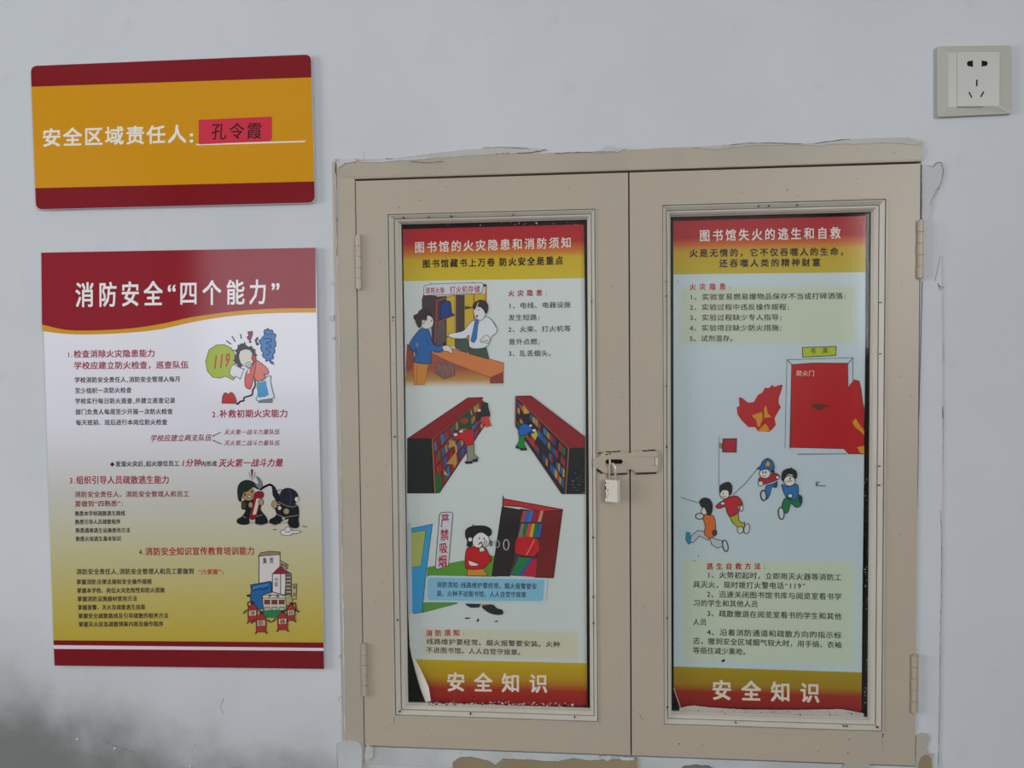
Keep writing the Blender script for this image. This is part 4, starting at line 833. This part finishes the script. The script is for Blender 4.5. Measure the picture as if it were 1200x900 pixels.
D.poly([(710, 330), (730, 290), (800, 285), (858, 305), (865, 370), (830, 410), (760, 410), (714, 385)], (180, 34, 40)); D.line([(832, 310), (784, 402)], (220, 120, 110), 6); D.line([(712, 400), (848, 416)], (70, 40, 36), 5)
D.poly([(686, 520), (735, 415), (815, 420), (735, 530)], (40, 110, 70)); D.poly([(735, 530), (812, 425), (822, 430), (752, 534)], (30, 80, 160)); D.poly([(752, 534), (822, 430), (850, 425), (840, 540)], (170, 34, 56))
D.poly([(632, 100), (748, 120), (680, 534), (568, 532)], (42, 36, 38), (20, 20, 20), 3); D.line([(638, 34), (636, 100)], INKC, 5)
D.poly([(414, 480), (510, 482), (540, 532), (415, 532)], (190, 130, 48), (110, 70, 30), 3)
D.poly([(408, 370), (440, 352), (520, 355), (545, 390), (565, 430), (540, 462), (505, 488), (420, 490), (400, 460)], (176, 30, 36), (80, 16, 20), 3, True); D.poly([(422, 438), (450, 445), (485, 460), (470, 470), (430, 468)], (206, 200, 192), INKC, 3, True)
D.poly([(440, 300), (480, 265), (530, 262), (550, 300), (548, 335), (510, 355), (460, 350)], (206, 204, 200), INKC, 3, True)
D.poly([(402, 285), (405, 245), (445, 222), (520, 220), (560, 240), (566, 268), (545, 285), (510, 262), (478, 268), (450, 298), (444, 345), (412, 346), (414, 315)], HAIR, INKC, 2, True); D.line([(448, 214), (456, 226)], HAIR, 7)
D.oval(432, 305, 14, 15, (206, 200, 196), INKC, 3); D.oval(490, 298, 4, 7, HAIR); D.oval(519, 300, 4, 7, HAIR); D.line([(485, 335), (500, 322), (512, 345), (500, 352)], INKC, 5); D.oval(527, 325, 8, 12, (210, 206, 200), INKC, 3)
D.poly([(488, 360), (515, 350), (524, 378), (492, 384)], (206, 200, 192), INKC, 3)
def ring(cx, cy, rx, ry, c, w_): D.line([(cx + rx * math.cos(2 * math.pi * k / 16), cy + ry * math.sin(2 * math.pi * k / 16)) for k in range(17)], c, w_)
ring(563, 330, 6, 16, INKC, 4); ring(601, 333, 13, 22, (196, 200, 206), 6); ring(657, 338, 17, 32, (196, 200, 206), 7)
D.poly([(400, 706), (498, 708), (488, 730), (440, 732), (415, 722)], (38, 44, 50)); D.poly([(498, 708), (570, 710), (566, 722), (510, 724)], (180, 140, 60)); D.poly([(505, 722), (570, 712), (600, 735), (632, 745), (636, 772), (590, 776), (540, 758)], (36, 40, 46), None, 2, True)
D.poly([(155, 560), (165, 536), (185, 530), (905, 545), (915, 560), (905, 690), (890, 700), (175, 696), (152, 680)], (176, 190, 198)); D.poly([(166, 562), (175, 546), (190, 542), (890, 556), (897, 566), (888, 680), (876, 690), (182, 686), (164, 672)], (122, 172, 194))
NV = (14, 22, 60); D.text('消防须知:线路维护要经常、烟火报警要安', 222, 605, 850, 616, 36, NV, .014); D.text('装、火种不进图书馆、人人自觉守规章.', 222, 660, 798, 668, 36, NV, .014)
D.crop = (460, 665, 5); D.poly([(422, 296), (436, 293), (458, 294), (450, 300), (426, 302)], INKC); D.poly([(492, 314), (502, 300), (508, 302), (500, 320)], INKC); D.poly([(596, 318), (608, 312), (620, 314), (612, 320)], INKC)
D.build('cartoon', p1, 'drawing of a smoking boy in red beside an open bookcase with a no smoking banner')
# G: fire door and flame
D = Print(GY - .0003, (840, 395, 6.205), .16, KG); FR = (168, 26, 30); FY_ = (196, 130, 36); GL = (70, 84, 88)
D.poly([(622, 76), (868, 68), (866, 134), (626, 146)], (164, 176, 44), INKC, 4); D.text('书', 680, 122, 720, 121, 42, (30, 50, 30), .014); D.text('库', 768, 119, 810, 118, 42, (30, 50, 30), .014)
D.line([(510, 165), (990, 150)], GL, 3); D.line([(510, 165), (496, 810)], GL, 2); D.line([(510, 165), (545, 198)], GL, 4); D.line([(990, 150), (955, 192)], GL, 4); D.line([(990, 150), (988, 310)], GL, 3); D.line([(545, 198), (530, 812)], GL, 3); D.line([(590, 854), (940, 850)], GL, 3)
D.poly([(545, 200), (700, 188), (952, 190), (955, 370), (980, 335), (998, 310), (1035, 320), (1050, 380), (1060, 470), (1072, 520), (1072, 850), (960, 850), (925, 812), (534, 802)], FR, (70, 20, 24), 3)
D.poly([(690, 490), (730, 482), (770, 488), (820, 498), (790, 508), (760, 530), (725, 528), (700, 512)], (88, 44, 30), None, 2, True)
D.poly([(985, 620), (1010, 590), (1030, 625), (1072, 680), (1072, 715), (1050, 690), (1010, 660)], FY_); D.poly([(1020, 800), (1072, 790), (1072, 850), (1040, 840)], FY_)
D.text('防火门', 578, 282, 712, 284, 40, (216, 190, 186), .01)
D.build('cartoon', p2, 'drawing of a red fire door under a yellow sign'); D = Print(GY - .0003, (840, 395, 6.205), .16, KG)
D.poly([(145, 510), (165, 500), (160, 440), (178, 438), (230, 478), (270, 472), (300, 420), (330, 405), (350, 368), (380, 370), (405, 345), (415, 362), (470, 345), (480, 352), (470, 390), (452, 440), (450, 480), (466, 510), (445, 545), (420, 590), (430, 640), (405, 670), (380, 690), (300, 685), (280, 655), (230, 655), (180, 605), (150, 560)], FR)
D.poly([(252, 570), (280, 560), (330, 545), (332, 600), (310, 655), (296, 648), (285, 600)], FY_); D.poly([(345, 510), (360, 500), (370, 555), (398, 580), (345, 588)], FY_); D.poly([(300, 680), (340, 640), (358, 630), (385, 680), (350, 690)], FY_)
D.build('cartoon', p2, 'burst of red and yellow flame')
# H: four running children
D = Print(GY - .0003, (790, 500, 5.0), .16, KG); BL = (40, 104, 160); GR = (130, 138, 144)
D.poly([(286, 72), (366, 70), (364, 150), (284, 148)], (158, 26, 46), INKC, 4); D.poly([(264, 96), (282, 100), (280, 128), (264, 124)], (150, 130, 50), INKC, 2); D.line([(263, 60), (262, 345)], GR, 3)
D.line([(485, 250), (420, 330), (345, 400)], (90, 94, 100), 3); D.line([(40, 415), (140, 446)], (90, 94, 100), 3); D.line([(848, 322), (832, 345), (888, 347)], (80, 88, 92), 4); D.line([(834, 322), (832, 345)], (80, 88, 92), 4); D.line([(720, 160), (1010, 158)], GR, 4)
# boy in orange
D.poly([(178, 615), (210, 640), (200, 665), (150, 640), (110, 680), (92, 672), (100, 640), (140, 608)], (170, 176, 182), INKC, 3); D.poly([(72, 618), (92, 620), (98, 680), (84, 690), (68, 660)], (34, 130, 160), INKC, 2)
D.poly([(206, 640), (245, 660), (280, 668), (285, 700), (255, 712), (220, 690)], (170, 176, 182), INKC, 3); D.oval(300, 698, 15, 34, (176, 180, 186), INKC, 6, -.2)
D.poly([(168, 525), (200, 515), (234, 530), (244, 600), (235, 640), (208, 652), (178, 630), (182, 580)], (196, 100, 40), INKC, 3, True); D.oval(237, 622, 16, 20, (60, 60, 60)); D.oval(150, 525, 24, 17, (180, 184, 186), INKC, 4)
D.oval(177, 495, 18, 22, (196, 190, 178), INKC, 3); D.poly([(148, 440), (165, 420), (200, 420), (224, 450), (222, 500), (205, 520), (190, 500), (178, 475), (160, 470), (152, 455)], HAIR, INKC, 2, True)
# boy in red shirt
D.poly([(320, 510), (375, 500), (378, 545), (395, 565), (412, 560), (415, 590), (375, 592), (340, 560)], (158, 156, 40), INKC, 3); D.oval(388, 605, 18, 20, (184, 186, 184), INKC, 3); D.oval(426, 598, 16, 30, (184, 186, 184), INKC, 3, .2)
D.poly([(245, 465), (290, 430), (330, 410), (370, 408), (398, 440), (398, 470), (370, 460), (378, 500), (330, 528), (310, 500), (300, 468), (265, 480)], (172, 34, 46), INKC, 3, True); D.oval(395, 478, 10, 18, (196, 190, 180), INKC, 3); D.oval(285, 450, 13, 10, (196, 190, 180), INKC, 3)
D.oval(296, 394, 28, 28, (204, 200, 192), INKC, 3); D.poly([(266, 372), (272, 342), (318, 324), (340, 350), (336, 390), (322, 402), (316, 376), (285, 372), (270, 390)], HAIR, INKC, 2, True); D.oval(287, 392, 3, 7, HAIR); D.line([(282, 410), (302, 408)], INKC, 3)
# boy with cap
D.poly([(540, 345), (580, 335), (605, 320), (600, 355), (570, 355), (560, 400), (545, 425), (528, 390)], BL, INKC, 3); D.oval(524, 403, 16, 30, (176, 180, 184), INKC, 5, -.1)
D.poly([(500, 300), (530, 305), (580, 272), (615, 285), (612, 305), (570, 325), (520, 338), (498, 320)], (158, 34, 54), INKC, 3, True); D.oval(507, 333, 15, 14, (204, 200, 192), INKC, 3); D.oval(606, 297, 11, 10, (204, 200, 192), INKC, 3); D.oval(594, 345, 12, 14, (60, 70, 74))
D.oval(532, 275, 32, 28, (204, 200, 192), INKC, 3); D.oval(520, 268, 4, 9, HAIR); D.oval(536, 268, 4, 9, HAIR); D.line([(518, 288), (536, 290)], INKC, 3); D.oval(578, 262, 12, 8, HAIR)
D.poly([(488, 245), (508, 230), (522, 200), (550, 188), (578, 205), (586, 250), (540, 248), (515, 254)], (30, 96, 150), INKC, 3, True); D.poly([(532, 232), (545, 196), (562, 210), (562, 234)], (186, 146, 50), INKC, 2); D.oval(548, 188, 6, 5, HAIR)
# boy in blue
D.poly([(650, 420), (690, 430), (730, 400), (750, 420), (742, 462), (715, 472), (685, 450), (668, 500), (648, 505), (630, 480)], (34, 110, 64), INKC, 3, True); D.oval(628, 508, 16, 35, (186, 188, 188), INKC, 6, -.1); D.oval(740, 425, 12, 24, (48, 54, 56))
D.poly([(632, 340), (660, 352), (690, 345), (722, 340), (728, 390), (710, 430), (670, 420), (650, 400)], BL, INKC, 3, True); D.oval(680, 405, 15, 13, (204, 200, 192), INKC, 4)
D.oval(676, 318, 33, 30, (204, 200, 192), INKC, 3); D.poly([(630, 300), (640, 260), (680, 244), (716, 262), (718, 300), (704, 302), (695, 280), (668, 278), (645, 302), (638, 318)], HAIR, INKC, 2, True); D.oval(680, 304, 4, 9, HAIR); D.line([(655, 322), (690, 318)], INKC, 3); D.line([(688, 240), (688, 252)], HAIR, 6)
D.build('cartoon', p2, 'drawing of four running children')
# small marks on the right sheet
D = Print(GY - .0003, (780, 640, 4.5), .16, KG); D.poly([(292, 606), (305, 596), (316, 598), (310, 610), (298, 612)], INKC); D.line([(172, 50), (174, 54)], INKC, 3); D.line([(150, 76), (154, 78)], INKC, 3)
D.crop = (780, 250, 4.898); D.oval(70, 392, 4, 4, (130, 126, 120)); D.build('ink_mark', p2)['kind'] = 'stuff'
# smudge of old glue on the right sheet, flakes and dust on the glazing ledges
def flakes(name, parent, spots, m, yb, label=None):
    bm = bmesh.new()
    for (u, v, s) in spots:
        k = random.randint(4, 6); y = yb - random.uniform(0, .0015); c = W(u, v, y); a0 = random.uniform(0, 6)
        vs = [(c.x + s * .0011 * math.cos(a0 + 2 * math.pi * i / k) * random.uniform(.5, 1.3), c.z + s * .0007 * math.sin(a0 + 2 * math.pi * i / k) * random.uniform(.5, 1.2)) for i in range(k)]
        slab(bm, vs, y, y + .0006)
    o = to_obj(name, bm, m, parent); o['kind'] = 'stuff'
    if label: o['label'] = label
sp = [(random.uniform(503, 688), 0, random.uniform(.5, 1.8)) for _ in range(110)]; sp = [(u, 824.2 + (u - 503) * .012 + random.gauss(0, 1.2), s) for u, _, s in sp]
flakes('paint_flakes', dl, sp[:70], m_bead, .0075); flakes('dirt_crumbs', dl, sp[70:], m_gap, .0070)
sp = [(random.uniform(800, 1015), 0, random.uniform(.4, 1.2)) for _ in range(70)]; sp = [(u, 833 + (u - 800) * .02 + random.gauss(0, 1.0), s) for u, _, s in sp]
flakes('paint_flakes', dr, sp[:50], m_bead, .0075); flakes('dirt_crumbs', dr, sp[50:], m_gap, .0070)
sp = [(random.uniform(1012, 1018), random.uniform(560, 835), random.uniform(.3, .9)) for _ in range(40)] + [(random.uniform(474, 478), random.uniform(300, 800), random.uniform(.3, .7)) for _ in range(16)] + [(random.uniform(500, 680), random.uniform(260.5, 264), random.uniform(.3, 1)) for _ in range(24)]
sp += [(random.uniform(670, 686), random.uniform(552, 578), random.uniform(.25, .7)) for _ in range(22)]
flakes('glass_specks', dr, sp[:40], m_bead, .0124); flakes('glass_specks', dl, sp[40:], m_bead, .0124)
# dusty smear along the foot of the right sheet
bm = bmesh.new(); slab(bm, jag(PX([(796, 829.5), (812, 826.5), (830, 829), (870, 831.5), (930, 832), (985, 831), (1012, 836), (1012, 842), (796, 837)], .0120), .0003, .002), .0118, .0124); to_obj('dust_ridge', bm, m_smear, dr)
bpy.data.objects.remove(fo)
